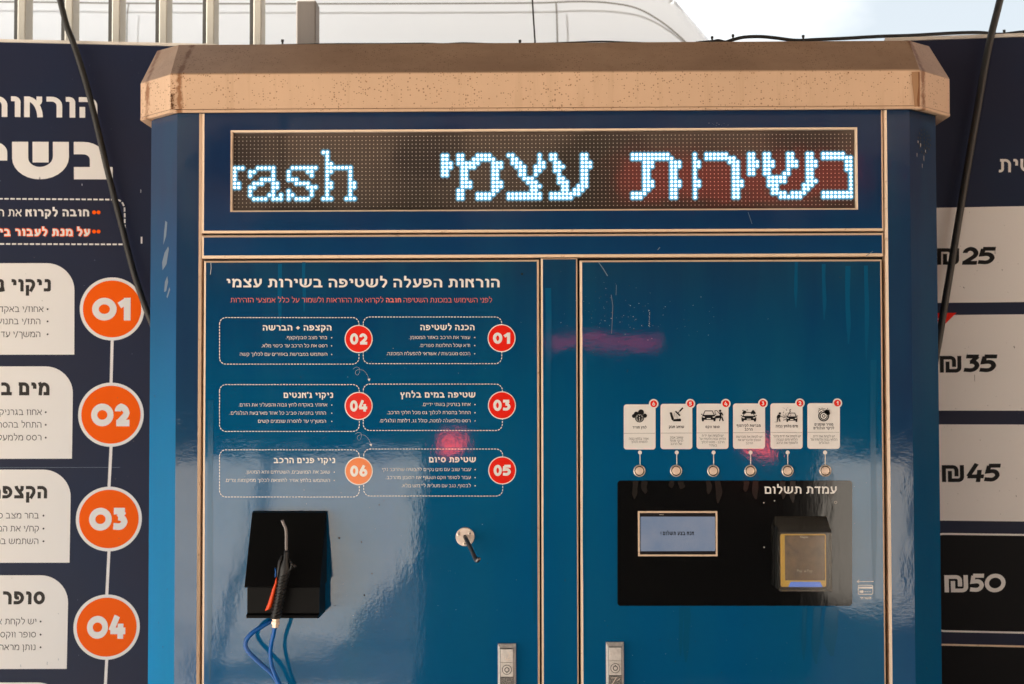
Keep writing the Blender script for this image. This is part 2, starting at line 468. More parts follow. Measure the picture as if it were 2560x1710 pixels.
def G(ch, w, rnd=False):
    """stroke skeleton of one glyph, letter height 1, stroke weight w: (list of (path, closed), width)"""
    h = w / 2; lo, hi = h, 1 - h
    P = lambda *a: (rpath(a), False)
    E = lambda *a: (ell(*a)[:-1], True)
    if ch == 'א':
        if w < .2:
            W = .80; return [P((h*.6, 1), (W-h*.6, 0)), P((W-h, 1), (W-h, .70, .1), (.60*W, .46)), P((h, 0), (h, .34, .1), (.40*W, .56))], W
        W = .78; return [P((h, 0), (h, 1)), (ell(.12, 0, W-h-.12, hi, 14, 0, 90)[::-1], False), P((W-h-.03, 1), (W-h-.03, .74, .08), (W*.62, .60))], W
    if ch == 'ב':
        W = .80; return [P((0, hi), (W-.14-h, hi, .30), (W-.14-h, w*.5)), P((0, lo), (W, lo))], W
    if ch == 'ג':
        W = .52; return [P((.06, hi), (.60*W, hi, .14), (.60*W, .42, .1), (W-h*.9, 0)), P((.62*W, .36), (h*.8, 0))], W
    if ch == 'ד':
        W = .70; return [P((0, hi), (W, hi)), P((W-h-.09, hi), (W-h-.09, 0))], W
    if ch == 'ה':
        W = .78; return [P((0, hi), (W-h, hi, .32), (W-h, 0)), P((h+.03, 0), (h+.03, .52))], W
    if ch == 'ו':
        W = .16 + w; return [P((0, hi), (W-h, hi, .15), (W-h, 0))], W
    if ch == 'ז':
        W = .22 + w; return [P((0, hi), (W, hi)), P((W*.56, hi), (W*.56, 0))], W
    if ch == 'ח':
        W = .78; return [P((h+.02, 0), (h+.02, hi, .03), (W-h, hi, .32), (W-h, 0))], W
    if ch == 'ט':
        W = .82; return [P((h, 1), (h, lo, .32), (W-h, lo, .34), (W-h, hi, .30), (W*.55, hi))], W
    if ch == 'י':
        W = .13 + w; return [P((0, hi), (W-h, hi, .12), (W-h, .50))], W
    if ch == 'כ':
        W = .72; return [P((0, hi), (W-h, hi, .40), (W-h, lo, .40), (0, lo))], W
    if ch == 'ך':
        W = .66; return [P((0, hi), (W-h, hi, .30), (W-h, -.34))], W
    if ch == 'ל':
        W = .66; return [P((h+.02, 1.34), (h+.02, hi), (W-h, hi, .22), (W-h, .52, .25), (.40*W, 0))], W
    if ch == 'מ':
        W = .84; return [P((h+.02, 0), (h+.05, .58, .2), (.40*W, hi, .18), (W-h, hi, .32), (W-h, lo), (W*.46, lo)), P((.0+h*.6, 1), (h+.10, .60))], W
    if ch == 'ם':
        W = .80; return [P((0, hi), (W-h, hi, .28), (W-h, lo), (h+.04, lo), (h+.04, hi))], W
    if ch == 'נ':
        W = .30 + w; return [P((.07, hi), (W-h, hi, .14), (W-h, lo, .05), (0, lo))], W
    if ch == 'ן':
        W = .15 + w; return [P((0, hi), (W-h, hi, .14), (W-h, -.34))], W
    if ch == 'ס':
        W = .86; return [E(W/2, .5, W/2-h, .5-h)], W
    if ch == 'ע':
        W = .76; return [P((W-h, 1), (W-h, .50, .34), (W*.50, lo, .2), (0, lo)), P((h+.02, 1), (h+.10, .55), (.48*W, lo+w*.5))], W
    if ch == 'פ':
        W = .78; return [P((.02, hi), (W-h, hi, .38), (W-h, lo, .38), (0, lo)), P((h+.03, hi), (h+.03, .49, .10), (.52*W, .49))], W
    if ch == 'ף':
        W = .76; return [P((.02, hi), (W-h, hi, .36), (W-h, -.34)), P((h+.03, hi), (h+.03, .47, .10), (.52*W, .47))], W
    if ch == 'צ':
        W = .76; return [P((h+.01, 1), (h+.04, .84), (W-h-.02, .26, .12), (W-h-.02, lo), (0, lo)), P((W-h-.02, 1), (W-h-.02, .72, .14), (.52*W, .54))], W
    if ch == 'ץ':
        W = .72; return [P((h+.01, 1), (h+.03, .72, .2), (W*.46, .40), (W*.46, -.34)), P((W-h, 1), (W-h, .70, .16), (.46*W, .42))], W
    if ch == 'ק':
        W = .76; return [P((0, hi), (W-h, hi, .28), (W-h, .46, .20), (W*.50, .0)), P((h+.03, .52), (h+.03, -.34))], W
    if ch == 'ר':
        W = .66; return [P((0, hi), (W-h, hi, .32), (W-h, 0))], W
    if ch == 'ש':
        W = 1.0 + w * .5; return [P((h, 1), (h, lo, .40), (W-h, lo, .44), (W-h, 1)), P((W/2, 1), (W/2, .45)) if w > .3 else P((W/2, 1), (W/2, max(.40, w+.04), .1), (W/2-.12, max(.30, w)))], W
    if ch == 'ת':
        W = .84; return [P((.08, hi), (W-h, hi, .32), (W-h, 0)), P((.16+h, hi), (.16+h, lo, .16), (0, lo))], W
    if ch == '0':
        W = 1.06 if rnd else .74; return [E(W/2, .5, W/2-h, .5-h)], W
    if ch == '1':
        W = .34 + w * .7; return [P((W-h, 0), (W-h, 1)), P((h*.4, .66), (W-h, .98-h*.7))], W
    if ch == '2':
        W = .70; return [P((h, .66), (h, hi, .30), (W-h, hi, .30), (W-h, .52, .25), (h*1.25, lo)), P((h*.5, lo), (W, lo))], W
    if ch == '3':
        W = .68; return [P((.03, hi), (W-h*.9, hi)), P((W-h*1.3, hi), (.42*W, .57)), P((.34*W, .59), (W-h, .59, .24), (W-h, lo, .27), (.02, lo+.05))], W
    if ch == '4':
        W = .82; return [P((.48*W, 1), (h*.75, lo+.20)), P((h*.45, lo+.20), (W, lo+.20)), P((W*.70, .66), (W*.70, 0))], W
    if ch == '5':
        W = .70; return [P((W-.02, hi), (.17*W, hi)), P((.20*W, hi), (.15*W, .57), (W-h, .63, .26), (W-h, lo, .28), (.0, lo+.05))], W
    if ch == '6':
        W = .74; return [E(W/2, .36, W/2-h, .36-h), P((h+.01, .36), (h+.08, .60, .2), (.60*W, 1))], W
    if ch == '₪':
        W = 1.16; return [P((h, 0), (h, hi), (.66*W, hi, .20), (.66*W, .34)), P((.36*W, .66), (.36*W, lo), (W-h, lo, .20), (W-h, 1))], W
    if ch == '.': return [P((0, .07), (.14 + w*.3, .07))], .14 + w*.3
    if ch == ',': return [P((.10, .12), (.03, -.14))], .14
    if ch == '/': return [P((0, -.1), (.42, 1.1))], .42
    if ch == "'": return [P((.08, 1.12), (.05, .78))], .14
    if ch == '+': return [P((.05, .5), (.65, .5)), P((.35, .2), (.35, .8))], .70
    if ch == '-': return [P((.02, .45), (.42, .45))], .44
    if ch == '!': return [P((.08, 1), (.08, .32)), P((.08, .16), (.08, 0))], .16
    if ch == ' ': return [], .40
    return [P((0, 0), (.5, 0), (.5, 1), (0, 1))], .5

class Print:
    """flat ink on a plane; everything is stacked in thin layers so no two faces share a plane"""
    def __init__(s, plane, base=0.0007):
        s.p, s.b, s.mb, s.mats = plane, base, MB(), []
    def mi(s, m):
        m = M[m] if isinstance(m, str) else m
        if m not in s.mats: s.mats.append(m)
        return s.mats.index(m)
    def poly(s, uv, m, layer=0):
        a = sum(uv[i][0] * uv[(i+1) % len(uv)][1] - uv[(i+1) % len(uv)][0] * uv[i][1] for i in range(len(uv)))
        if a < 0: uv = uv[::-1]
        s.mb.face([s.p.at(q[0], q[1], s.b + layer * 0.00022) for q in uv], s.mi(m))
    def ppx(s, pts, m, layer=0):
        s.poly([s.p.px(*q) for q in pts], m, layer)
    def line(s, uv, w, m, layer=0, closed=False):
        for i, q in enumerate(stroke_quads([Vector(a) for a in uv], w, closed)): s.poly(q, m, layer + (i % 4) * .06)
    def lpx(s, pts, wpx, m, layer=0, closed=False):
        s.line([s.p.px(*q) for q in pts], wpx * s.p.scale(*pts[0]), m, layer, closed)
    def disc(s, x, y, rpx, m, layer=0, n=48):
        c = s.p.px(x, y); r = rpx * s.p.scale(x, y)
        s.poly(ell(c.x, c.y, r, r, n)[:-1], m, layer)
    def dashed(s, uv, w, dash, gap, m, layer=0, closed=False):
        pts = [Vector(a) for a in uv] + ([Vector(uv[0])] if closed else [])
        on, rem, cur = True, dash, [pts[0]]
        for i in range(len(pts) - 1):
            a, b = pts[i], pts[i+1]; L = (b - a).length; t = 0
            while L - t > rem + 1e-9:
                t += rem; q = a + (b - a) * (t / L); cur.append(q)
                if on: s.line(cur, w, m, layer)
                cur = [q]; on = not on; rem = dash if on else gap
            rem -= (L - t); cur.append(b)
        if on and len(cur) > 1: s.line(cur, w, m, layer)
    def text(s, t, right, base, hpx, w, m, left=None, base_l=None, layer=0, rtl=True, track=0.17, shear=0.0, rnd=False, aspect=1.0, ink=None):
        """one line; right/left are photograph columns of its ends, base the baseline row"""
        seq = t[::-1] if rtl else t
        x = 0; items = []
        for ch in seq:
            g, W = G(ch, w, rnd); items.append((x, g)); x += W + (0 if ch == ' ' else track)
        total = x - track
        Rp = s.p.px(right, base)
        sc = s.p.scale(right, base); hh = hpx * sc
        if left is None: left = right - total * hpx * aspect
        Lp = s.p.px(left, base_l if base_l is not None else base)
        D = Rp - Lp; wid = D.length; D.normalize(); Nn = Vector((-D.y, D.x))
        sx = wid / total
        for x0, g in items:
            for k, (path, closed) in enumerate(g):
                for iq, q in enumerate(stroke_quads(path, ink or w, closed)):
                    uv = []
                    for v in q:
                        X = (x0 + v.x) * sx + v.y * shear * hh
                        uv.append(Lp + D * X + Nn * (v.y * hh))
                    nq = len(uv)
                    a = sum(uv[i].x * uv[(i+1) % nq].y - uv[(i+1) % nq].x * uv[i].y for i in range(nq))
                    if a < 0: uv = uv[::-1]
                    s.mb.face([s.p.at(q2.x, q2.y, s.b + layer * 0.00022 + k * 0.00004 + (iq % 4) * 0.000009) for q2 in uv], s.mi(m))
    def rrect(s, x0, y0, x1, y1, r, m, layer=0, corners=(1, 1, 1, 1)):
        """corners: top-left, top-right, bottom-right, bottom-left"""
        s.poly(rr_uv(s.p, x0, y0, x1, y1, r, corners), m, layer)
    def build(s, name, parent=None):
        return s.mb.build(name, s.mats, parent)

def rr_uv(p, x0, y0, x1, y1, r, corners=(1, 1, 1, 1), seg=8):
    A = [p.px(x0, y0), p.px(x1, y0), p.px(x1, y1), p.px(x0, y1)]
    rr = r * p.scale((x0 + x1) / 2, (y0 + y1) / 2)
    out = []
    for i in range(4):
        P, a, b = A[i], A[i-1] - A[i], A[(i+1) % 4] - A[i]
        if not corners[i]: out.append(P); continue
        a, b = a.normalized() * rr, b.normalized() * rr
        for k in range(seg + 1):
            t = k / seg
            out.append((P + a) * (1-t)**3 + (P + a*.45) * 3*t*(1-t)**2 + (P + b*.45) * 3*t*t*(1-t) + (P + b) * t**3)
    return out

FRONT = Plane((0, 0, 0), (1, 0, 0), (0, 0, 1))          # the face of the kiosk doors
def fx(x, y, d=0.0):
    """world point on a plane d metres in front of the door face"""
    p = Plane((0, -d, 0), (1, 0, 0), (0, 0, 1)); q = p.px(x, y)
    return p.at(q.x, q.y)
def FP(d): return Plane((0, -d, 0), (1, 0, 0), (0, 0, 1))

# ------------------------------------------------------------------ setting: ground
g = MB(); g.face([(-150, -150, 0), (150, -150, 0), (150, 150, 0), (-150, 150, 0)])
tag(g.build('ground', M['concrete']), 'pale warm concrete forecourt', None, None, 'structure')

g = MB(); g.face([(-6, -1.5, .004), (5, -1.5, .004), (5, .9, .004), (-6, .9, .004)])  # dark strip added to cut bounce onto the lower boards
tag(g.build('wash_bay_floor', M['wet_floor']), 'dark wet concrete strip along the foot of the walls', None, None, 'structure')

_mg = lambda x, y: (lambda d: (CAM.x + d.x * (-1.6 / d.z), -(-2.84 + d.y * (-1.6 / d.z)), .004))(CM @ Vector(((x - 1280) / F, (855 - y) / F, -1)))
g = MB(); g.face([_mg(*q) for q in ((470, 1632), (560, 1645), (700, 1636), (820, 1630), (880, 1575), (930, 1530), (1010, 1440), (1060, 1350), (1200, 1400), (1200, 1720), (440, 1720))][::-1])  # dark sheet paints the shaded ground mirrored in the left door
tag(g.build('wet_patch', M['wet_floor']), 'dark wet patch on the pale forecourt', None, None, 'structure')

# ================================================================== PAYMENT KIOSK
kiosk = empty('payment_kiosk', (0, 0.2, 0), 'blue wrapped car wash payment kiosk with cream roof cap and lit dot matrix display', 'kiosk')

def Xf(x, y=900): return FRONT.px(x, y).x
def Zf(x, y): return FRONT.px(x, y).y
xL, xR = Xf(441, 700), Xf(2278, 700)                     # front corners of the corner posts
CH = 0.072                                               # chamfer
zcap = Zf(1360, 268)                                     # where the cap's underside meets the front

# carcass behind the panels
b = MB()
b.box((xL - CH + 0.004, 0.03 + CH, 0.0), (xR + CH - 0.004, 0.42, zcap + 0.02), 0)
b.box((xL + 0.005, 0.028, 0.02), (xR - 0.005, 0.04 + CH, zcap + 0.01), 0)
b.build('carcass', [M['dark_gap']], kiosk)

def slab(mb, x0, x1, z0, z1, yf=0.0, edge=(0.0042,)*4, depth=0.026, hole=None, hedge=0.003, ms=(0, 1)):
    """sheet panel facing -y with a bare painted edge; edge = left, right, bottom, top widths"""
    l, r, bo, t = edge; e = 0.0035
    out = [(x0, z0), (x1, z0), (x1, z1), (x0, z1)]
    inn = [(x0 + l, z0 + bo), (x1 - r, z0 + bo), (x1 - r, z1 - t), (x0 + l, z1 - t)]
    P = lambda q, y: (q[0], y, q[1])
    if hole is None:
        mb.face([P(q, yf) for q in inn], ms[0])
    else:
        h0 = [(hole[0]-hedge, hole[2]-hedge), (hole[1]+hedge, hole[2]-hedge), (hole[1]+hedge, hole[3]+hedge), (hole[0]-hedge, hole[3]+hedge)]
        h1 = [(hole[0], hole[2]), (hole[1], hole[2]), (hole[1], hole[3]), (hole[0], hole[3])]
        for i in range(4):
            j = (i+1) % 4
            mb.face([P(inn[i], yf), P(inn[j], yf), P(h0[j], yf), P(h0[i], yf)], ms[0])
            mb.face([P(h0[i], yf), P(h0[j], yf), P(h1[j], yf+0.002), P(h1[i], yf+0.002)], ms[1])
            mb.face([P(h1[i], yf+0.002), P(h1[j], yf+0.002), P(h1[j], yf+0.02), P(h1[i], yf+0.02)], ms[1])
    for i in range(4):
        j = (i+1) % 4
        mb.face([P(out[i], yf+e), P(out[j], yf+e), P(inn[j], yf), P(inn[i], yf)], ms[1])
        mb.face([P(out[i], yf+depth), P(out[j], yf+depth), P(out[j], yf+e), P(out[i], yf+e)], ms[1])
    return mb

ZB = 0.10                                               # bottom of the doors
# corner posts: front strip, 45 degree face, return to the back
for side in (-1, 1):
    xc = xL if side < 0 else xR
    xi = Xf(502.5, 700) if side < 0 else Xf(2214.5, 700)
    m = MB(); e = 0.0052
    z0, z1 = 0.04, zcap + 0.01
    xe = xi + e * side
    seq = [(xi, 0.026), (xi, 0.004), (xe, 0.0), (xc, 0.0), (xc + side * CH, CH), (xc + side * CH, 0.42)]
    mats_i = [1, 1, 2, 0, 0]
    for k in range(5):
        a, c = seq[k], seq[k+1]
        if k == 2:                                      # round the fold a little
            pass
        q = [(a[0], a[1], z0), (c[0], c[1], z0), (c[0], c[1], z1), (a[0], a[1], z1)]
        m.face(q if side > 0 else q[::-1], mats_i[k])
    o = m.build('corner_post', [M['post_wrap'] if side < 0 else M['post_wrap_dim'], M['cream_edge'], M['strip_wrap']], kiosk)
    if side > 0:                                        # small drain-like perforation on the right chamfer
        pl = Plane((xc, 0, 0), (1, 1, 0), (0, 0, 1))
        pr = Print(pl, 0.0008)
        for (x, y) in ((1400,1192),(1427,1188),(1385,1222),(1405,1235),(1428,1225),(1452,1210),(1372,1262),(1450,1245),(1470,1242),(1392,1265),(1428,1262),(1460,1278),(1482,1282),(1428,1298),(1450,1300),(1392,1295),(1378,1318),(1405,1330),(1428,1330),(1465,1318),(1484,1330),(1450,1355),(1470,1365),(1385,1355),(1428,1362),(1404,1390),(1428,1408),(1450,1400)):
            pr.disc(1920 + x/3.664, y/3.664, 1.5, 'black_print', 1, 10)
        for (x, y, a, bb) in ((1372,1300,3,14),(1395,1330,4,22),(1362,1420,2,22),(1440,1385,3,16),(1425,1450,2,30),(1410,1520,1.6,24)):
            pr.ppx([(1920+(x-a)/3.664, (y-bb)/3.664), (1920+(x+a)/3.664, (y-bb*.6)/3.664), (1920+(x+a*.5)/3.664, (y+bb)/3.664), (1920+(x-a*1.3)/3.664, (y+bb*.4)/3.664)], 'reader_print', 0)
        pr.build('perforation', o)

# display panel, trim panel, mullion
xp0, xp1 = Xf(503.2, 500), Xf(2209.5, 500)
zd0, zd1 = Zf(1360, 579.5), zcap + 0.005
hx0, hx1, hz0, hz1 = Xf(580, 424), Xf(2140, 424), Zf(1360, 523), Zf(1360, 326)
m = MB()
slab(m, xp0, xp1, zd0, zd1, edge=(.0055, .004, .0045, .002), hole=(hx0, hx1, hz0, hz1), hedge=.0032)
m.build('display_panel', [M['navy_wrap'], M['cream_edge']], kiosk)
m = MB(); slab(m, xp0 + .001, xp1 - .001, Zf(1360, 643), Zf(1360, 585), edge=(.0045, .0035, .0055, .0045))
m.build('trim_panel', [M['navy_wrap'], M['cream_edge']], kiosk)
m = MB(); slab(m, Xf(1353, 1100), Xf(1445, 1100), ZB - .02, Zf(1400, 645.5), edge=(.004, .0028, .003, .0022))
m.build('mullion', [M['blue_wrap'], M['cream_edge']], kiosk)

# ---- dot matrix display
LED = {4:'23-24',5:'24',6:'24',7:'24-25',
 8:'0-2,6-10,15-21,24-30',9:'0,4-5,10,14,19-20,24-25,30',10:'0,4,10,14,20,24,30',11:'0,7-10,14-16,24,30',
 12:'0-1,5-7,10-11,16-19,24-25,30-31',13:'0-1,4-5,10-11,19-21,24-25,30-31',14:'4,10,14,20,24,30',15:'4,9-10,12,14-15,20,24,30',
 16:'5-8,10-12,14,16-19,23-25,29-31'}
LEDH = {5:'54-55,58-59,63-66,71-72,79,82-83,90-91,103-112,119,122-127,133-134,137-138,143-144,148-149,152-157',
 6:'54-55,58-59,62-67,72-73,79,82-83,90-91,103-113,119,122-129,133-134,137-138,143-144,148-149,152-159',
 7:'54-56,58-63,67-69,72-74,79-80,83-84,90-92,106-108,113-115,119-120,128-130,133-135,137-139,143-145,148-150,158-159',
 8:'54-56,59-62,67-69,73-75,78-80,83-85,90-92,106-108,113-115,119-120,129-130,133-135,137-139,143-145,148-150,158-159',
 9:'54-55,59-60,67-68,74-75,78-79,83-84,90-91,106-107,113-114,119,129-130,133-134,137-138,143,148-149,158-159',
 10:'54-55,59-60,67-68,74-75,78,84,90-91,106-107,113-114,119,129-130,133-134,137-138,142-143,148-149,159',
 11:'59-60,67-68,75-77,84-85,90-91,106-107,113-114,119,129-130,138-142,148-149,159',
 12:'59-61,67-69,76-78,84-86,90-91,106-108,113-115,119-120,129-131,138-142,148-150,159',
 13:'59-61,67-69,77-79,85-86,89-91,106-108,113-115,119-120,129-131,138-140,147-149,159',
 14:'58-59,67-68,77-78,85-86,88-90,106-107,113-114,119,129-130,139-140,147-148,159',
 15:'58-59,63-67,71-79,82-89,103-106,113-114,119,129-130,139-142,144-147,152-159',
 16:'58-59,63-66,71-79,82-87,103-105,113-114,119,129-130,141-146,152-159'}
lit = set()
for D in (LED, LEDH):
    for r, s in D.items():
        for a in s.split(','):
            q = a.split('-')
            for c in range(int(q[0]), int(q[-1]) + 1): lit.add((c, r))
YB = 0.012                                              # the board sits back in the opening
bd = MB(); bd.face([(hx0 - .01, YB, hz0 - .01), (hx1 + .01, YB, hz0 - .01), (hx1 + .01, YB, hz1 + .01), (hx0 - .01, YB, hz1 + .01)])
led = bd.build('led_display', M['led_board'], kiosk)
pb = Plane((0, YB, 0), (1, 0, 0), (0, 0, 1))
p0, p1 = pb.px(588.1, 342.4), pb.px(2125.6, 336.8); q0 = pb.px(588.5, 516.5)
du, dv = (p1 - p0) / 159, (q0 - p0) / 18
du = Vector((du.x, 0)); dv = Vector((0, dv.y))
p0 = Vector((p0.x, (p0.y + p1.y) / 2))
pr_off, mb_on = Print(pb, 0.0005), MB()
for c in range(160):
    for r in range(19):
        u = p0 + du * c + dv * r
        if (c, r) in lit:
            c3 = pb.at(u.x, u.y, 0)
            mb_on.lathe(c3, (0, -1, 0), [(.0072, .00012), (.0056, .00045)], 12, 3)
            mb_on.lathe(c3, (0, -1, 0), [(.0056, .00045), (.0042, .0009)], 12, 2)
            mb_on.lathe(c3, (0, -1, 0), [(.0042, .0009), (.0036, .0015), (.0027, .0022)], 12, 1)
            mb_on.lathe(c3, (0, -1, 0), [(.0027, .0022), (.0022, .0030), (.0, .0034)], 10, 0)
        else:
            pr_off.poly(ell(u.x, u.y,   .00115, .00115, 6)[:-1], 'led_off')
tag(pr_off.build('unlit_dots', led), None, None, None, None)
mb_on.build('lit_dots', [M['led_core'], M['led_lens'], M['led_rim'], M['led_haze']], led)

# ---- roof cap
def cap_ring(d, xl, xr, ch, z, back=0.44):
    """points of the cap outline: back left, side left, front left, front right, side right, back right"""
    return [Vector((xl - ch, back, z)), Vector((xl - ch, -d + ch, z)), Vector((xl, -d, z)), Vector((xr, -d, z)), Vector((xr + ch, -d + ch, z)), Vector((xr + ch, back, z))]
D0 = 0.028
cp = FP(D0)
cl, cr = cp.px(425, 230).x, cp.px(2300, 225).x
z0c, z1c = cp.px(1360, 277.5).y, cp.px(1360, 179).y
CC = 0.082
D1 = D0 - 0.105
z2c = FP(D1).px(1360, 107).y
tl, tr = FP(D1).px(447, 109).x, FP(D1).px(2273, 103).x
ol, orr = FP(D1 - .05).px(393, 123).x, FP(D1 - .05).px(2322.5, 116).x
def top_ring(i, z):
    return [Vector((ol + i, .44, z)), Vector((ol + i, -D1 + .05, z)), Vector((tl + i * .5, -D1 + i, z)), Vector((tr - i * .5, -D1 + i, z)), Vector((orr - i, -D1 + .05, z)), Vector((orr - i, .44, z))]
rings = [cap_ring(D0 - .020, cl + .012, cr - .012, CC - .012, z0c + .004),
         cap_ring(D0 - .002, cl, cr, CC, z0c + .0005),
         cap_ring(D0 + .0015, cl, cr, CC, z0c + .002),
         cap_ring(D0 + .0015, cl, cr, CC, z0c + .0055),
         cap_ring(D0 - .001, cl, cr, CC, z0c + .0075),
         cap_ring(D0, cl, cr, CC, z1c - .002),
         cap_ring(D0 - .0015, cl + .0008, cr - .0008, CC, z1c + .001),
         top_ring(0, z2c), top_ring(.03, z2c + .003)]
m = MB(); m.grid(rings, 0, False)
m.face([p for p in rings[-1]], 0)
m.face([p for p in rings[0]][::-1], 1)
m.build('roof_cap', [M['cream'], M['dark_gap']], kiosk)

M['stain'] = newmat('rust_stain', (0.36, 0.19, 0.09), 0.6)
M['rust'] = newmat('rust', (0.22, 0.085, 0.028), 0.7)
pr = Print(FP(D0 + .0016), .0004)
pr.ppx([(2279, 180), (2297, 179), (2298, 266), (2286, 267), (2283, 232), (2280, 205)], 'stain')
pr.ppx([(2295, 180), (2299, 180), (2299, 267), (2294, 267), (2292, 250), (2296, 215)], 'rust', 1)
for k in range(150):
    left = k % 3
    x = 427 + abs(random.gauss(0, 5 if left else 14)); y = random.uniform(236, 272) if left else random.uniform(184, 272)
    pr.disc(x, y, random.uniform(.5, 1.7), random.choice(['rust', 'stain', 'rust']), 1, 6)
for k in range(60): pr.disc(random.uniform(440, 2280), 181 + abs(random.gauss(0, 7)), random.uniform(.7, 2.2), random.choice(['rust', 'stain']), 0, 7)
for k in range(40): pr.disc(random.uniform(440, 1500), random.uniform(185, 260), random.uniform(.8, 2.4), 'stain', 0, 8)
tag(pr.build('rust_specks', kiosk), kind='stuff')

# ---- doors
def door(name, x0, x1, zt, edges):
    m = MB(); slab(m, x0, x1, ZB, zt, edge=edges)
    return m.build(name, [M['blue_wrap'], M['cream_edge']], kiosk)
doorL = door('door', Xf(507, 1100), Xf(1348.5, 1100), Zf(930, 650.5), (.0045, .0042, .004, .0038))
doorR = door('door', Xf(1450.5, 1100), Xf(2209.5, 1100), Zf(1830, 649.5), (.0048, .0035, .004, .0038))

# ---- printed instructions on the left door
def r6(x, y): return (540 + x / 2.545, 640 + y / 2.545)
pr = Print(FRONT)
pr.text('הוראות הפעלה לשטיפה בשירות עצמי', 1249, 718.4, 21.5, .21, 'white_print', left=566.7)
pr.build('heading_print', kiosk); pr = Print(FRONT)
pr.text('לפני השימוש במכונת השטיפה', 1230, 756, 11, .115, 'pink_print', left=1009)
pr.text('חובה', 1003, 756, 11, .23, 'pink_print', left=965)
pr.text('לקרוא את ההוראות ולשמור על כלל אמצעי הזהירות', 958.5, 756, 11, .115, 'pink_print', left=576.5)
pr.build('heading_print', kiosk)
STEPS = [
 ('01', (937,388,1818,685), (1817,523), 'הכנה לשטיפה', (1300,1645,472), 1646, [('עצור את הרכב באזור המסומן.',1228,1617,528),('ודא שכל החלונות סגורים.',1296,1617,579),('הכנס מטבעות / אשראי להפעלת המכונה.',1084,1617,631)]),
 ('02', (23,392,910,688), (908,528), 'הקצפה + הברשה', (298,735,474), 736, [('בחר מצב סבון/קצף.',445,708,529),('רסס את כל הרכב עד כיסוי מלא.',290,708,581),('השתמש במברשת באזורים עם לכלוך קשה',152,708,635)]),
 ('03', (937,815,1822,1110), (1819,950), 'שטיפה במים בלחץ', (1173,1650,901), 1648, [('אחוז בגרניק בשתי ידיים.',1312,1619,954),('התחל בהסרת לכלוך גס מכל חלקי הרכב.',1088,1619,1006),('רסס מלמעלה למטה, כולל גג, דלתות וגלגלים.',1041,1619,1058)]),
 ('04', (23,818,912,1116), (908,954), "ניקוי ג'אנטים", (430,745,903), 737, [('אחוז/י באקדח לחץ גבוה והפעל/י את הזרם.',145,708,957),('התז/י בתנועה סביב כל אחד מארבעת הגלגלים.',88,700,1009),('המשך/י עד להסרת שומנים קשים',268,700,1061)]),
 ('05', (940,1228,1824,1527), (1821,1364), 'שטיפת סיום', (1355,1653,1313), 1649, [('עבור שוב עם מים נקיים להבטיח שהרכב נקי.',1050,1621,1368),('עבור לסופר ווקס ושטוף את הסבון מהרכב.',1080,1621,1419),('לבסוף, נגב עם מטלית לייבוש מלא.',1181,1621,1471)]),
 ('06', (23,1233,912,1533), (909,1368), 'ניקוי פנים הרכב', (368,758,1318), 753, [('שאב את המושבים, השטיחים ותא המטען.',188,725,1384),('השתמש בלחץ אוויר להוצאת לכלוך ממקומות צרים.',58,725,1437)]),
]
for num, bx, ct, head, hp, dotx, lines in STEPS:
    pr = Print(FRONT)
    a, c = r6(bx[0], bx[1]), r6(bx[2], bx[3])
    s = FRONT.scale(*a)
    pr.dashed(rr_uv(FRONT, a[0], a[1], c[0], c[1], 16), 1.9 * s, 5.2 * s, 2.4 * s, 'white_print', 0, True)
    pr.text(head, r6(hp[1], 0)[0], r6(0, hp[2])[1], 13.2, .22, 'white_print', left=r6(hp[0], 0)[0])
    for t, x0, x1, y in lines:
        pr.text(t, r6(x1, 0)[0], r6(0, y)[1], 7.4, .125, 'white_print', left=r6(x0, 0)[0])
        dx, dy = r6(dotx, y - 9); pr.disc(dx, dy, 1.5, 'white_print', 0, 10)
    o = pr.build('instruction_box', kiosk)
    pr = Print(FRONT, 0.0013)
    x, y = r6(*ct)
    pr.disc(x, y, 35, 'white_print', 0)
    pr.disc(x, y, 32.6, 'orange_badge' if num == '06' else 'red_print', 1)
    pr.text(num, x + 21.5, y + 14, 28, .25, 'white_print', left=x - 21.5, layer=2, rtl=False, track=.10)
    pr.build('number_badge', o)
for ox, oy in ((0, 0), (12, 415)):
    pr = Print(FRONT)
    q = spline([(*r6(x + ox, y + oy), 0) for x, y in ((873,718),(890,708),(910,712),(914,735),(902,757),(888,750),(890,732),(910,722),(940,730),(962,755),(972,782))], 6)
    s = FRONT.scale(880, 930)
    pr.dashed([FRONT.px(v.x, v.y) for v in q], 0.7 * s, 1.4 * s, 1.6 * s, 'white_print')
    pr.ppx([r6(965+ox, 782+oy), r6(982+ox, 780+oy), r6(975+ox, 797+oy)], 'white_print')
    pr.build('arrow_print', kiosk)

# ---- scuffs, scratches and water runs on the film
M['scuff'] = newmat('scuff', (0.13, 0.17, 0.22), 0.5)
M['scuff_pale'] = newmat('scuff_pale', (0.45, 0.47, 0.48), 0.5)
pr = Print(FRONT, .0005)
def scr(pts, w, m): pr.lpx(pts, w, m)
scr([(1496, 655), (1508, 672), (1519, 690)], 2.2, 'scuff'); scr([(1528, 737), (1532, 765), (1529, 834)], 1.3, 'scuff')
for k in range(16): pr.disc(1623 + random.uniform(-1.2, 1.2), 776 + k * 2.7, random.uniform(.5, 1.3), 'scuff_pale', 0, 7)
scr([(527, 655), (528, 670), (526, 686)], 1.4, 'scuff_pale'); scr([(1644, 625), (1650, 618)], 2.0, 'scuff'); scr([(1540, 738), (1541, 712)], 1.0, 'scuff')
scr([(2165, 640), (2182, 628)], 1.5, 'scuff'); scr([(1870, 530), (1880, 560)], 1.2, 'scuff')
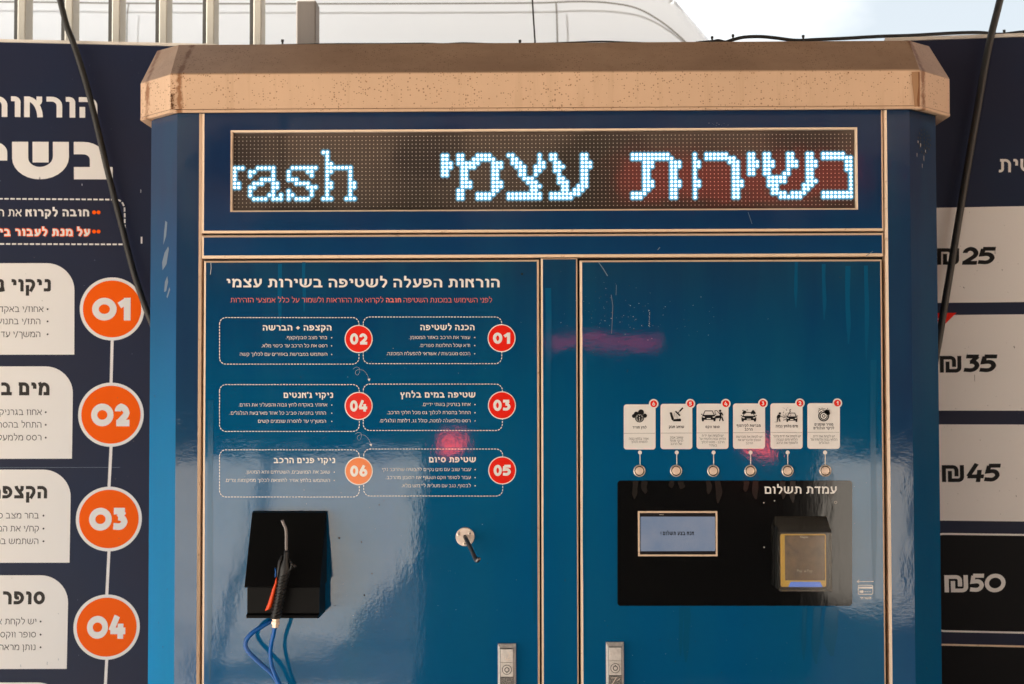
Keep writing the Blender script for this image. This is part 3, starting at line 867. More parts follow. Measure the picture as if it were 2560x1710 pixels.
for x0, y0, n, sx, sy in ((1790, 311, 14, 14, 2), (1500, 760, 60, 60, 40), (1640, 800, 70, 110, 30), (1000, 900, 40, 120, 40), (2080, 1150, 60, 26, 60), (2090, 1300, 50, 30, 90), (880, 1500, 26, 160, 90), (1150, 1300, 26, 60, 160), (1800, 1600, 30, 220, 60), (760, 1210, 26, 140, 50)):
    for k in range(n):
        x, y = x0 + random.gauss(0, sx), y0 + random.gauss(0, sy)
        if 1545 < x < 2130 and 1000 < y < 1520: continue
        pr.disc(x, y, random.uniform(.35, 1.0), random.choice(['scuff', 'scuff_pale', 'scuff', 'grey_print']), 0, 6)
for x, y, r in ((848, 1345, 2.6), (904, 1355, 1.8), (948, 1262, 1.6), (960, 1252, 1.2), (911, 1488, 2.2), (930, 1434, 1.6), (838, 1514, 1.3), (1305, 685, 3.0)): pr.disc(x, y, r, 'black_print', 0, 9)
tag(pr.build('scuff_marks', kiosk), kind='stuff')
PLc = Plane((xL, 0, 0), (1, -1, 0), (0, 0, 1))
pr = Print(PLc, .0006)
for pts in (((414, 552), (419, 556), (416, 590), (409, 612), (411, 580)), ((421, 616), (423, 622), (417, 660), (407, 676), (406, 656), (412, 632)), ((419, 690), (421, 705), (416, 728), (411, 730), (413, 705)), ((424, 718), (426, 724), (419, 746), (417, 742))):
    pr.ppx(pts, 'scuff')
tag(pr.build('scuff_marks', kiosk), kind='stuff')

# ---- service cards and push buttons on the right door
def r4(x, y): return (1540 + x / 4.048, 980 + y / 4.048)
def pict(pr, n):
    B, W_ = 'black_print', 'white_print'
    d = lambda x, y, r, m=B, l=2: pr.disc(*r4(x, y), r / 4.048, m, l, 20)
    p = lambda pts, m=B, l=2: pr.ppx([r4(*q) for q in pts], m, l)
    ln = lambda pts, w, m=B, l=2: pr.lpx([r4(*q) for q in pts], w / 4.048, m, l)
    if n == 6:
        for x, y, r in ((180,243,20),(204,222,24),(252,206,30),(292,240,21),(222,240,30)): d(x, y, r)
        d(237, 262, 46, B, 3); d(237, 262, 36, W_, 4); d(237, 262, 33, B, 5)
        for a in range(0, 360, 60): d(237 + 24*math.cos(R(a+30)), 262 + 24*math.sin(R(a+30)), 3.5, W_, 6)
        d(237, 258, 5, W_, 6); d(237, 274, 5, W_, 6)
    if n == 5:
        p([(542,208),(562,204),(585,268),(575,290),(562,280)]); p([(575,297),(582,276),(648,268),(658,275),(655,297)])
        ln([(676,160),(642,196)], 15); ln([(640,198),(625,213)], 8); ln([(600,194),(648,240)], 15)
        for i in range(3):
            for j in range(3): ln([(590+i*16-j*1, 214+i*12+j*12), (596+i*16-j*1, 220+i*12+j*12)], 4)
    if n == 4:
        car(p, ln, d, 866, 1008, 188, 297)
        p([(1008,240),(1060,236),(1064,262),(1008,268)]); ln([(1003,226),(1000,190),(1018,186),(1052,228)], 5)
        d(1053, 190, 12); p([(1046,204),(1072,206),(1086,234),(1078,240),(1066,222),(1066,250),(1050,250)]); ln([(1068,250),(1084,294)], 13); ln([(1060,250),(1046,294)], 12)
    if n == 3:
        for x, y, r in ((1300,204,17),(1285,214,10),(1386,204,18),(1402,212,11),(1372,212,12),(1284,186,6),(1326,182,5),(1386,186,6)): d(x, y, r)
        car(p, ln, d, 1268, 1418, 204, 299)
    if n == 2:
        car(p, ln, d, 1722, 1834, 210, 303)
        d(1657, 216, 11); p([(1640,226),(1662,230),(1664,250),(1652,266),(1624,262),(1626,244)]); ln([(1652,240),(1696,256),(1718,262)], 5)
        ln([(1646,262),(1658,300)], 11); ln([(1634,260),(1630,304)], 10); ln([(1600,304),(1630,304)], 3)
        rnd = random.Random(5)
        for k in range(46):
            d(1690 + rnd.random()*80, 176 + rnd.random()*112 - (20 if k % 3 else 0), 2.2 + rnd.random()*2.2)
    if n == 1:
        d(2100, 242, 56); d(2100, 242, 44, W_, 3); d(2100, 242, 40, B, 4)
        for a in range(0, 360, 36):
            x, y = 2100 + 24*math.cos(R(a)), 242 + 24*math.sin(R(a)); d(x, y, 7.5, W_, 5)
        d(2100, 242, 9, W_, 5)
        for x, y, r in ((2134,200,24),(2146,216,18),(2122,206,16)): d(x, y, r, B, 6)
        for x, y, r in ((2058,196,13),(2074,186,14),(2090,194,12)): d(x, y, r, B, 5); d(x, y, r-4, W_, 6)
        for x, y in ((2056,168),(2084,164),(2112,170),(2140,166),(2156,184),(2098,172)): d(x, y, 4.5)
def car(p, ln, d, x0, x1, y0, y1):
    W = x1 - x0; H = y1 - y0; f = lambda a, b: (x0 + a * W, y0 + b * H)
    p([f(.04,.45), f(.12,.40), f(.88,.40), f(.96,.45), f(1,.62), f(1,.86), f(0,.86), f(0,.62)])
    ln([f(.10,.44), f(.24,.03), f(.76,.03), f(.90,.44)], 7)
    p([f(.02,.84), f(.16,.84), f(.16,1), f(.02,1)]); p([f(.84,.84), f(.98,.84), f(.98,1), f(.84,1)])
    p([f(.05,.52), f(.22,.58), f(.20,.66), f(.06,.62)], 'white_print', 3); p([f(.95,.52), f(.78,.58), f(.80,.66), f(.94,.62)], 'white_print', 3)
    p([f(.36,.70), f(.64,.70), f(.64,.79), f(.36,.79)], 'white_print', 3)
    p([f(-.05,.30), f(.06,.32), f(.06,.40), f(-.03,.38)]); p([f(1.05,.30), f(.94,.32), f(.94,.40), f(1.03,.38)])
CARDS = [
 (6, (78,125,400,582), (381,119), 418, [('לחץ אוויר',168,308,370)], [('אוויר בלחץ גבוה',132,328,483),('להסרת לכלוך',152,317,515)], 242, (236,798)),
 (5, (450,120,772,578), (752,118), 416, [('שואב אבק',536,688,365)], [('שואב אבק',547,678,471),('לניקוי פנימי',546,680,503),('של הרכב',552,666,535)], 614, (608,797)),
 (4, (815,118,1138,576), (1110,118), 414, [('סופר ווקס',905,1048,365)], [('יש לקחת את ידית',868,1088,452),('הלחץ גבוה ולהתיז על',845,1110,485),('הרכב - מונע לכלוך',862,1096,517),('בעתיד',940,1020,550)], 987, (983,798)),
 (3, (1184,116,1508,575), (1486,115), 412, [('מברשת לקירצוף',1220,1463,352),('הרכב',1302,1382,390)], [('יש לקחת את מברשת',1216,1480,463),('הסבון ולהבריש את',1232,1465,496),('הרכב',1314,1384,528)], 1361, (1359,798)),
 (2, (1562,114,1888,575), (1860,113), 410, [('מים בלחץ גבוה',1616,1840,358)], [('יש לקחת את ידית צינור',1588,1870,458),('הלחץ מים הגבוה',1624,1835,492),('ולשטוף את הרכב',1622,1838,524)], 1737, (1735,797)),
 (1, (1936,113,2265,575), (2239,112), 408, [('מסיר שומנים',2008,2197,340),('לניקוי הגלגלים',1998,2206,377)], [('יש לקחת את ידית',1995,2213,459),('הלחץ גבוה ולהתיז על',1970,2238,492),('הגלגלים',2054,2155,524)], 2115, (2117,796)),
]
for n, bx, bc, yl, ti, bo, pinx, bt in CARDS:
    pr = Print(FRONT)
    a, c = r4(bx[0], bx[1]), r4(bx[2], bx[3]); s = FRONT.scale(*a)
    pr.rrect(a[0], a[1], c[0], c[1], 7, 'white_print', 0)
    for t, x0, x1, y in ti: pr.text(t, r4(x1, 0)[0], r4(0, y)[1], 5.9, .22, 'black_print', left=r4(x0, 0)[0], layer=1)
    for t, x0, x1, y in bo: pr.text(t, r4(x1, 0)[0], r4(0, y)[1], 5.0, .13, 'black_print', left=r4(x0, 0)[0], layer=1)
    pr.dashed([FRONT.px(*r4(bx[0] + 4, yl)), FRONT.px(*r4(bx[2] - 4, yl - 1))], 1.1 * s, 1.4 * s, 1.0 * s, 'grey_print', 1)
    pr.disc(*r4(pinx, 612), 5, 'white_print', 0, 20)
    pr.lpx([r4(pinx, 615), r4(pinx + 1, 745)], 2.1, 'white_print', 1)
    card = pr.build('service_card', kiosk)
    pr = Print(FRONT, 0.0012); pict(pr, n); pr.build('pictogram', card)
    pr = Print(FRONT, 0.0016)
    pr.disc(*r4(*bc), 12, 'white_print', 0, 32); pr.disc(*r4(*bc), 8.6, 'red_print', 1, 32)
    G1 = G(str(n), .22)[1]
    bxp = r4(*bc); wd = 9.5 * G1
    pr.text(str(n), bxp[0] + wd / 2, bxp[1] + 4.9, 9.8, .22, 'white_print', left=bxp[0] - wd / 2, layer=2, rtl=False)
    pr.build('number_badge', card)
    # metal push button
    q = FRONT.px(*r4(*bt)); c3 = FRONT.at(q.x, q.y)
    m = MB(); r0 = 15.2 * s
    m.lathe(c3, (0, -1, 0), [(r0, 0), (r0, .0012), (r0 * .93, .0030), (r0 * .84, .0036), (r0 * .80, .0020)], 40, 0)
    btn = m.build('push_button', M['steel'], kiosk)
    m = MB()
    m.lathe(c3, (0, -1, 0), [(r0 * .80, .0006), (r0 * .64, .0008)], 40, 1)
    m.lathe(c3, (0, -1, 0), [(r0 * .66, .0006), (r0 * .66, .0026), (r0 * .58, .0036), (r0 * .3, .0040), (0.0, .0041)], 40, 0)
    m.build('button_cap', [M['brass'], M['dark_gap']], btn)

# ---- water runs below the buttons and down the door edges
M['wet_film'] = newmat('wet_film', (0.003, 0.085, 0.185), 0.09)
M['wet_black'] = newmat('wet_black', (0.020, 0.017, 0.015), 0.12)
def run(pr, x, y0, y1, w, m, layer=0):
    L, Rr = [], []; ph = random.random() * 6
    for k in range(9):
        t = k / 8; ww = w * (1 if t < .7 else 1 - .75 * (t - .7) / .3) / 2; d = math.sin(ph + t * 5) * w * .10
        L.append((x + d - ww, y0 + (y1 - y0) * t)); Rr.append((x + d + ww * (1 + .15 * math.sin(ph * 2 + t * 9)), y0 + (y1 - y0) * t))
    pr.ppx(L + Rr[::-1], m, layer)
pr, prb = Print(FRONT, .0004), Print(FP(.002), .0004)
for c in CARDS:
    bx_, by_ = r4(*c[7])
    for dx, w in ((-11, 13), (13, 15)):
        run(pr, bx_ + dx, by_ + 4, 1203, w, 'wet_film'); run(prb, bx_ + dx, 1203, 1203 + random.uniform(14, 60), w, 'wet_black')
for x, y0, y1, w in ((1702, 1518, 1640, 10), (1716, 1518, 1655, 16), (2010, 1520, 1650, 12), (2040, 1518, 1660, 20), (2078, 1518, 1640, 34), (1335, 1080, 1560, 12), (1370, 720, 1330, 14), (1462, 900, 1640, 9), (2184, 900, 1500, 14), (525, 1000, 1700, 14), (2166, 664, 900, 10), (2120, 665, 860, 12), (2060, 660, 800, 9), (1990, 655, 770, 8), (700, 660, 820, 10), (760, 655, 780, 8)): run(pr, x, y0, y1, w, 'wet_film')
tag(pr.build('water_runs', kiosk), kind='stuff'); prb_ = prb

# ---- payment panel
def r5(x, y): return (1540 + x / 3.453, 1180 + y / 3.453)
pr = Print(FRONT, 0.0012)
pa = r5(12, 74); pc = r5(2036, 1154)
uv = rr_uv(FRONT, pa[0], pa[1], pc[0], pc[1], 8)
m = MB()
top = [FRONT.at(q.x, q.y, .0020) for q in uv]; bot = [FRONT.at(q.x, q.y, 0.0002) for q in uv]
m.face(top[::-1] if (top[1]-top[0]).cross(top[2]-top[1]).y > 0 else top)
for i in range(len(top)):
    j = (i + 1) % len(top); m.face([bot[i], bot[j], top[j], top[i]])
pay = m.build('payment_panel', M['gloss_black'], kiosk)
tag(prb_.build('water_runs', pay), kind='stuff')
P2 = FP(0.002)
pr = Print(P2, 0.0006)
pr.text('עמדת תשלום', r5(1905, 0)[0], r5(0, 187)[1], 18, .19, 'white_print', left=r5(1282, 0)[0])
pr.build('heading_print', pay); pr = Print(P2, 0.0006)
for x, y, r in ((1895,262,3.6),(1278,650,2.0),(1275,265,1.6),(1368,248,1.8)):
    pr.disc(*r5(x, y), r, 'reader_print', 0, 16)
    if r > 3: pr.disc(*r5(x, y), r - 1.3, 'gloss_black', 1, 16)
tag(pr.build('drill_holes', pay), kind='stuff')
# touch screen with a bare edge
def pxbox(mb, x0, y0, x1, y1, d0, d1, m=0, bevel=0.0, pd=None):
    pd = d1 if pd is None else pd
    P_ = FP(pd); a, c = P_.px(x0, y1), P_.px(x1, y0)
    mb.box((a.x, -d1, a.y), (c.x, -d0, c.y), m, bevel)
a, c = r5(190, 337), r5(873, 726)
m = MB()
A, Cc = P2.px(a[0], c[1]), P2.px(c[0], a[1]); t = .0034
yo = -.002
for lo, hi in (((A.x, A.y), (Cc.x, A.y + t)), ((A.x, Cc.y - t), (Cc.x, Cc.y)), ((A.x, A.y + t), (A.x + t, Cc.y - t)), ((Cc.x - t, A.y + t), (Cc.x, Cc.y - t))):
    m.box((lo[0], yo - .0028, lo[1]), (hi[0], yo + .001, hi[1]), 0)
scr = m.build('touch_screen', M['cream_edge'], kiosk)
m = MB(); m.box((A.x + t, yo - .0008, A.y + t), (Cc.x - t, yo + .001, Cc.y - t)); m.build('screen_border', M['screen_glass'], scr)
pr = Print(FP(.0028), 0.0006)
pr.ppx([r5(211, 385), r5(855, 385), r5(857, 682), r5(212, 684)], 'screen_on', 0)
pr.text('אנא בצע תשלום !', r5(673, 0)[0], r5(0, 545)[1], 9.0, .24, 'black_print', left=r5(386, 0)[0], layer=1)
pr.text('₪₪', r5(410, 0)[0], r5(0, 372)[1], 2.0, .2, 'reader_print', left=r5(375, 0)[0], layer=1)
pr.build('screen_image', scr)

# card reader: housing, yellow bezel, screen, glow strip, clear weather shield
rd = MB()
pxbox(rd, *r5(1392, 470), *r5(1852, 1018), 0.002, 0.030, 0, .004)
reader = rd.build('card_reader', M['satin_black'], kiosk)
m = MB(); pxbox(m, *r5(1424, 536), *r5(1812, 992), 0.029, 0.034, 0, .003); m.build('reader_bezel', M['reader_yellow'], reader)
m = MB(); pxbox(m, *r5(1460, 547), *r5(1803, 936), 0.033, 0.0352, 0, .001); m.build('reader_screen', M['reader_screen'], reader)
pr = Print(FP(.0352), .0006)
pr.disc(*r5(1632, 857), 2.6, 'reader_print'); 
pr.build('reader_dot', reader)
m = MB()
a = [FP(.0345).px(*r5(x, y)) for x, y in ((1488, 990), (1782, 990), (1762, 948), (1508, 948))]
top = [(q.x, -.0385 if k < 2 else -.0350, q.y) for k, q in enumerate(a)]; bot = [(q.x, -.033, q.y) for q in a]
m.face(top)
for i in range(4): m.face([bot[i], bot[(i+1) % 4], top[(i+1) % 4], top[i]])
m.build('glow_strip', M['reader_light'], reader)
def latin(t, px0, px1, ybase, plane, mat, name, parent, off=0.012):
    cu = bpy.data.curves.new(name, 'FONT'); cu.body = t; cu.size = 1; cu.offset = off; cu.resolution_u = 3
    o = bpy.data.objects.new(name, cu); C.objects.link(o)
    bpy.context.view_layer.update()
    me = bpy.data.meshes.new_from_object(o.evaluated_get(bpy.context.evaluated_depsgraph_get()))
    xs = [v.co.x for v in me.vertices]
    a, c = plane.px(px0, ybase), plane.px(px1, ybase); s = (c.x - a.x) / (max(xs) - min(xs))
    for v in me.vertices: v.co = plane.at(a.x + (v.co.x - min(xs)) * s, a.y + v.co.y * s, .0007)
    bpy.data.objects.remove(o); bpy.data.curves.remove(cu)
    me.materials.clear(); me.materials.append(mat)
    r = bpy.data.objects.new(name, me); C.objects.link(r); r.parent = parent
    r.matrix_parent_inverse = Matrix.Translation(world_loc(parent)).inverted()
    return r
latin('Nayax', r5(1590, 0)[0], r5(1660, 0)[0], r5(0, 569)[1], FP(.0352), M['white_print'], 'reader_lettering', reader)
latin('Pay', r5(1562, 0)[0], r5(1610, 0)[0], r5(0, 865)[1], FP(.0352), M['reader_print'], 'reader_lettering', reader)
latin('Pay', r5(1648, 0)[0], r5(1698, 0)[0], r5(0, 865)[1], FP(.0352), M['reader_print'], 'reader_lettering', reader)
# shield: a folded clear sheet (slanted top, front, slanted foot) with side cheeks
m = MB(); th = .0015
S = FP(.052)
xa, xb = S.px(*r5(1412, 700)).x, S.px(*r5(1862, 700)).x
zt0 = FP(.004).px(*r5(1400, 385)).y; zt1 = S.px(*r5(1420, 522)).y
zb1 = S.px(*r5(1420, 1030)).y; zb0 = FP(.004).px(*r5(1400, 1025)).y
prof = [(.004, zt0), (.052, zt1), (.052, zb1), (.004, zb1 + .004)]
for k in range(3):
    (d0, za), (d1, zb_) = prof[k], prof[k + 1]
    m.face([(xa, -d0, za), (xb, -d0, za), (xb, -d1, zb_), (xa, -d1, zb_)])
m.face([(xa, -d, z) for d, z in prof]); m.face([(xb, -d, z) for d, z in prof])
sh = m.build('weather_shield', M['smoke_plastic'], reader)
sol = sh.modifiers.new('thickness', 'SOLIDIFY'); sol.thickness = .0012; sol.offset = 0
# credit card mark
pr = Print(FRONT)
pr.lpx([r5(2085, 945), r5(2222, 945)], 1.6, 'white_print')
pr.lpx([r5(2097, 932), r5(2082, 945), r5(2097, 958)], 1.6, 'white_print', 1)
s = FRONT.scale(2150, 1470)
a, c = r5(2090, 977), r5(2215, 1055)
pr.line(rr_uv(FRONT, a[0], a[1], c[0], c[1], 2.5, seg=3), 1.7 * s, 'white_print', 0, True)
pr.ppx([r5(2092, 990), r5(2213, 990), r5(2213, 1006), r5(2092, 1006)], 'white_print', 1)
pr.disc(*r5(2110, 1032), 3.0, 'white_print', 1, 16); pr.disc(*r5(2124, 1032), 3.6, 'white_print', 2, 16)
for x in (2143, 2163, 2184): pr.lpx([r5(x, 1032), r5(x + 15, 1032)], 1.3, 'white_print', 1)
pr.text('אשראי', r5(2202, 0)[0], r5(0, 1097)[1], 5.6, .2, 'white_print', left=r5(2106, 0)[0])
pr.build('card_mark', kiosk)

# ---- swing handles with key locks
def lock(x0, x1, yt, scr_up):
    s = FRONT.scale(x0, 1650)
    A = FRONT.px(x0, yt); B_ = FRONT.px(x1, yt); zt = A.y; zb = zt - .165
    m = MB(); w = .0048
    xo0, xo1 = A.x, B_.x
    ring = [(xo0, zb), (xo1, zb), (xo1, zt), (xo0, zt)]
    rin = [(xo0 + w, zb + w), (xo1 - w, zb + w), (xo1 - w, zt - w * 1.5), (xo0 + w, zt - w * 1.5)]
    for i in range(4):
        j = (i + 1) % 4
        m.face([(ring[i][0], -.0002, ring[i][1]), (ring[j][0], -.0002, ring[j][1]), (ring[j][0], -.004, ring[j][1]), (ring[i][0], -.004, ring[i][1])])
        m.face([(ring[i][0], -.004, ring[i][1]), (ring[j][0], -.004, ring[j][1]), (rin[j][0], -.011, rin[j][1]), (rin[i][0], -.011, rin[i][1])])
        m.face([(rin[i][0], -.011, rin[i][1]), (rin[j][0], -.011, rin[j][1]), (rin[j][0], -.002, rin[j][1]), (rin[i][0], -.002, rin[i][1])], 1)
    m.face([(q[0], -.002, q[1]) for q in rin], 1)
    h = m.build('lock_handle', [M['cast'], M['dark_gap']], kiosk)
    m = MB()
    xi0, xi1 = xo0 + w + .001, xo1 - w - .0005
    zA = zt - w * 1.5 - .0012; z1 = zA - .0265; z2 = z1 - .0285
    m.box((xi0, -.0145, z1 + .0002), (xi1, -.003, zA), 0, .0012)
    m.box((xi0, -.0135, z2 + .0002), (xi1, -.003, z1 - .0002), 0, .0008)
    m.box((xi0, -.0140, zb + .012), (xi1, -.003, z2 - .0002), 1, .0010)
    if not scr_up:
        p = FP(.0146); pr = Print(p, .0004); cx = (xi0 + xi1) / 2
        for q, w2 in (([(0.002, -.006), (.006, -.010), (.001, -.021)], .0012), ([(-.004, -.017), (0, -.022), (.009, -.019)], .0014)):
            pr.line([(cx + a2, zA + b2) for a2, b2 in q], w2, 'steel')
        pr.build('scratch_mark', h)
    else:
        p = FP(.0141); pr = Print(p, .0004); cx = (xi0 + xi1) / 2
        for q, w2 in (([(-.009, -.005), (.004, -.004)], .0012), ([(.002, -.004), (-.007, -.018)], .0016), ([(.009, -.006), (.004, -.010)], .0013)):
            pr.line([(cx + a2, z2 + b2) for a2, b2 in q], w2, 'steel')
        pr.build('scratch_mark', h)
    m.build('handle_lever', [M['cast'], M['cast_dark']], h)
    m = MB(); c3 = ((xi0 + xi1) / 2, -.0135, (z1 + z2) / 2)
    m.lathe(c3, (0, -1, 0), [(.0105, .0), (.0105, .0012), (.0098, .0012), (.0096, .0006)], 32, 0)
    m.lathe(c3, (0, -1, 0), [(.0096, .0004), (.0085, .0004)], 32, 1)
    m.lathe(c3, (0, -1, 0), [(.0085, .0014), (.0050, .0016)], 32, 0)
    m.lathe(c3, (0, -1, 0), [(.0050, .0008), (.0034, .0008)], 24, 1)
    m.lathe(c3, (0, -1, 0), [(.0034, .0014), (0, .0016)], 24, 0)
    m.box((c3[0] - .0009, -.0154, c3[2] + (.0035 if scr_up else -.0062)), (c3[0] + .0009, -.0150, c3[2] + (.0062 if scr_up else -.0035)), 1)
    m.build('lock_cylinder', [M['cast'], M['dark_gap']], h)
lock(1244.5, 1290, 1608.5, False)
lock(1514.5, 1559, 1604.5, True)

# ---- hook
def r3(x, y): return (560 + x / 3.173, 1240 + y / 3.173)
q = FRONT.px(*r3(1912, 323)); c3 = FRONT.at(q.x, q.y); s = FRONT.scale(1160, 1340)
m = MB(); rp = 23.5 * s
m.lathe(c3, (0, -1, 0), [(rp, 0), (rp, .0018), (rp - .0012, .003), (0, .003)], 40)
hk = m.build('coat_hook', M['steel'], kiosk)
for x, y in ((1864, 301), (1953, 296), (1911, 376)):
    q = FP(.003).px(*r3(x, y)); c = FP(.003).at(q.x, q.y)
    m = MB(); m.lathe(c, (0, -1, 0), [(.0046, 0), (.0044, .0014), (.0024, .0022), (.0, .0022)], 20)
    m.box((c.x - .0020, c.y - .0025, c.z - .0005), (c.x + .0020, c.y - .0021, c.z + .0005), 1); m.box((c.x - .0005, c.y - .0026, c.z - .0020), (c.x + .0005, c.y - .0022, c.z + .0020), 1)
    m.build('screw', [M['steel'], M['dark_gap']], hk)
m = MB()
pts = spline([fx(*r3(1910, 322), .001), fx(*r3(1925, 350), .020), fx(*r3(1965, 432), .045), fx(*r3(2000, 508), .066), fx(*r3(2012, 508), .071), fx(*r3(2022, 497), .072)], 6)
m.tube(pts, .0042, 12, 0)
m.lathe(fx(*r3(2022, 497), .072), (.3, -.2, .9), [(.0042, 0), (.003, .002), (0, .003)], 12, 0)
m.build('hook_rod', M['dark_steel'], hk)

# ---- holster for the air gun: hood sheet over a pocket with a lip
m = MB()
xa, xb = Xf(634, 1290), Xf(817, 1290)
zt = Zf(720, 1277)
def sheet(m, pts, m_i=0): m.face(pts, m_i)
dh = .086
zh = FP(dh).px(700, 1466).y
m.face([(xa, 0, zt), (xb, 0, zt), (xb, -.014, zt - .002), (xa, -.014, zt - .002)])
m.face([(xa, -.014, zt - .002), (xb, -.014, zt - .002), (xb, -dh, zh), (xa, -dh, zh)])
m.face([(xa, -dh, zh), (xb, -dh, zh), (xb, -dh + .004, zh - .003), (xa, -dh + .004, zh - .003)])
for x in (xa, xb):
    m.face([(x, 0, zt), (x, -.014, zt - .002), (x, -dh, zh), (x, -dh + .004, zh - .003), (x, 0, zh - .003)])
m.face([(xa, 0, zh - .003), (xb, 0, zh - .003), (xb, -dh + .004, zh - .003), (xa, -dh + .004, zh - .003)])
hol = m.build('gun_holster', M['satin_black'], kiosk)
m = MB(); dp = .074
zp0 = zh - .0032; zp1 = FP(dp).px(700, 1533).y
ins = .003
m.face([(xa + ins, -dp, zp0), (xb - ins, -dp, zp0), (xb - ins, -dp, zp1), (xa + ins, -dp, zp1)])
m.face([(xa + ins, -dp, zp1), (xb - ins, -dp, zp1), (xb - ins, -dp - .009, zp1 - .003), (xa + ins, -dp - .009, zp1 - .003)])
zl = FP(dp + .009).px(700, 1546).y
m.face([(xa + ins, -dp - .009, zp1 - .003), (xb - ins, -dp - .009, zp1 - .003), (xb - ins - .004, -dp - .006, zl), (xa + ins + .004, -dp - .006, zl)])
for x in (xa + ins, xb - ins): m.face([(x, 0, zp0), (x, -dp, zp0), (x, -dp, zp1), (x, -dp - .009, zp1 - .003), (x, -dp - .006, zl), (x, 0, zl)])
m.face([(xa + ins, 0, zl), (xb - ins, 0, zl), (xb - ins, -dp - .006, zl), (xa + ins, -dp - .006, zl)])
m.build('holster_pocket', M['satin_black'], hol)

# ================================================================== AIR GUN and hoses
GD = .108
gp = lambda x, y, d=GD: fx(*r3(x, y), d)
gun = empty('air_blow_gun', gp(480, 560), 'black air blow gun with ribbed grip, steel nozzle and orange trigger in the holster', 'air gun')
m = MB()
m.tube(spline([gp(460, 190), gp(474, 225), gp(490, 262), gp(494, 320), gp(494, 380), gp(495, 440)], 5), [.0028]*26 if False else .0030, 12)
m.build('nozzle', M['nozzle_steel'], gun)
m = MB()
def taper(mb, stations, n=14, mi=0):
    """stations: (x, y, half width px of the zoom, depth offset, half depth m)"""
    rows = []
    for x, y, hw, dd, hd in stations:
        c = gp(x, y, GD + dd); w = hw / 3.173 * .0008 * .97
        rows.append([c + Vector((math.cos(2*math.pi*k/n) * w, math.sin(2*math.pi*k/n) * hd, 0)) for k in range(n)])
    mb.grid(rows, mi, True, True); mb.face(rows[0][::-1], mi); mb.face(rows[-1], mi)
taper(m, [(495,432,17,0,.008),(495,450,20,0,.009),(492,500,24,0,.011),(486,540,40,0,.012),(485,570,48,0,.013),(478,620,44,0,.013),(470,650,40,0,.013),(452,760,36,0,.0125),(430,870,33,0,.012),(415,940,36,0,.012),(410,970,40,0,.012)])
taper(m, [(460,474,8,.004,.006),(445,520,16,.004,.007),(436,580,16,.004,.007),(430,640,10,.004,.006)])
taper(m, [(520,505,5,.004,.005),(540,545,14,.004,.006),(530,580,12,.004,.006),(505,600,10,.004,.006)])
m.tube([gp(535, 540, GD+.003), gp(560, 556, GD+.004), gp(566, 566, GD+.004)], .003, 8)
body = m.build('gun_body', M['grip_black'], gun)
m = MB()
for k in range(13):
    t = k / 12; x = 474 - t * 58; y = 632 + t * 320; hw = 39 - 4 * math.sin(t * 3.0)
    c = gp(x, y); w = (hw + 3) / 3.173 * .0008
    ring = [c + Vector((math.cos(a) * w, -abs(math.sin(a)) * .0152 if math.sin(a) > 0 else math.sin(a) * -.002, math.cos(a) * .0035)) for a in [math.pi * q / 14 for q in range(15)]]
    m.tube(ring, .0014, 6)
m.build('grip_ribs', M['grip_black'], body)
m = MB()
rows = []
for x, y, hw in ((421,640,5),(414,690,13),(398,740,17),(382,800,19),(368,850,22),(352,892,24),(346,902,20)):
    c = gp(x, y, GD + .001); w = hw / 3.173 * .0008
    rows.append([c + Vector((math.cos(2*math.pi*k/12) * w, math.sin(2*math.pi*k/12) * .007, .35 * math.cos(2*math.pi*k/12) * w)) for k in range(12)])
m.grid(rows, 0, True, True); m.face(rows[0][::-1]); m.face(rows[-1])
m.build('trigger', M['orange_plastic'], gun)
m = MB(); taper(m, [(408, 570, 5, .002, .003), (412, 600, 7, .002, .003), (408, 645, 6, .002, .003)]); m.build('valve_tip', M['blue_hose'], gun)
m = MB()
a, c = gp(411, 972), gp(405, 1045); ax = (c - a)
L = ax.length
m.lathe(a, ax, [(.0075, 0), (.0075, L*.18), (.0062, L*.2), (.0062, L*.3), (.0088, L*.32), (.0088, L*.62), (.0066, L*.64), (.0068, L*.95), (.005, L)], 6)
m.build('hose_fitting', M['brass'], gun)
m = MB()
m.tube(spline([gp(404, 1035), gp(392, 1100, .10), gp(374, 1180, .09), gp(368, 1260, .08), gp(378, 1340, .075), gp(405, 1415, .07), (gp(440, 1490, .06)), gp(505, 1620, .05), gp(560, 1850, .05), gp(560, 2300, .04), gp(620, 2600, .015), gp(640, 2690, -.004)], 8), .0040, 12)
m.build('coiled_hose', M['blue_hose'], gun)
m = MB()
pts = spline([fx(*r3(430, 960), .01), fx(*r3(375, 990), .045), fx(*r3(300, 1035), .055), fx(*r3(215, 1095), .06), fx(*r3(172, 1160), .06), fx(*r3(190, 1230), .06), fx(*r3(290, 1330), .055), fx(*r3(375, 1405), .05), fx(*r3(430, 1490), .045), fx(*r3(500, 1640), .04), fx(*r3(540, 1860), .04), fx(*r3(540, 2300), .03), fx(*r3(500, 2600), .012), fx(*r3(480, 2680), -.004)], 8)
m.tube(pts, .0045, 12)
h2 = m.build('air_hose', M['blue_hose'])
tag(h2, 'blue air hose looping out from under the black holster to the left', 'hose')

# ================================================================== WALLS WITH PRINTED BOARDS
TH = math.tan(R(7.0))
YW = 0.46
xw0, xw1 = -0.76, 0.80
LW = Plane((xw0, YW, 0), (1, TH, 0), (0, 0, 1))          # left wall: nearer at its far left
RW = Plane((xw1, YW, 0), (1, -TH, 0), (0, 0, 1))
BW = Plane((0, YW, 0), (1, 0, 0), (0, 0, 1))
zwl = LW.px(60, 103).y; zwr = RW.px(2480, 91).y; zwb = BW.px(1900, 103).y

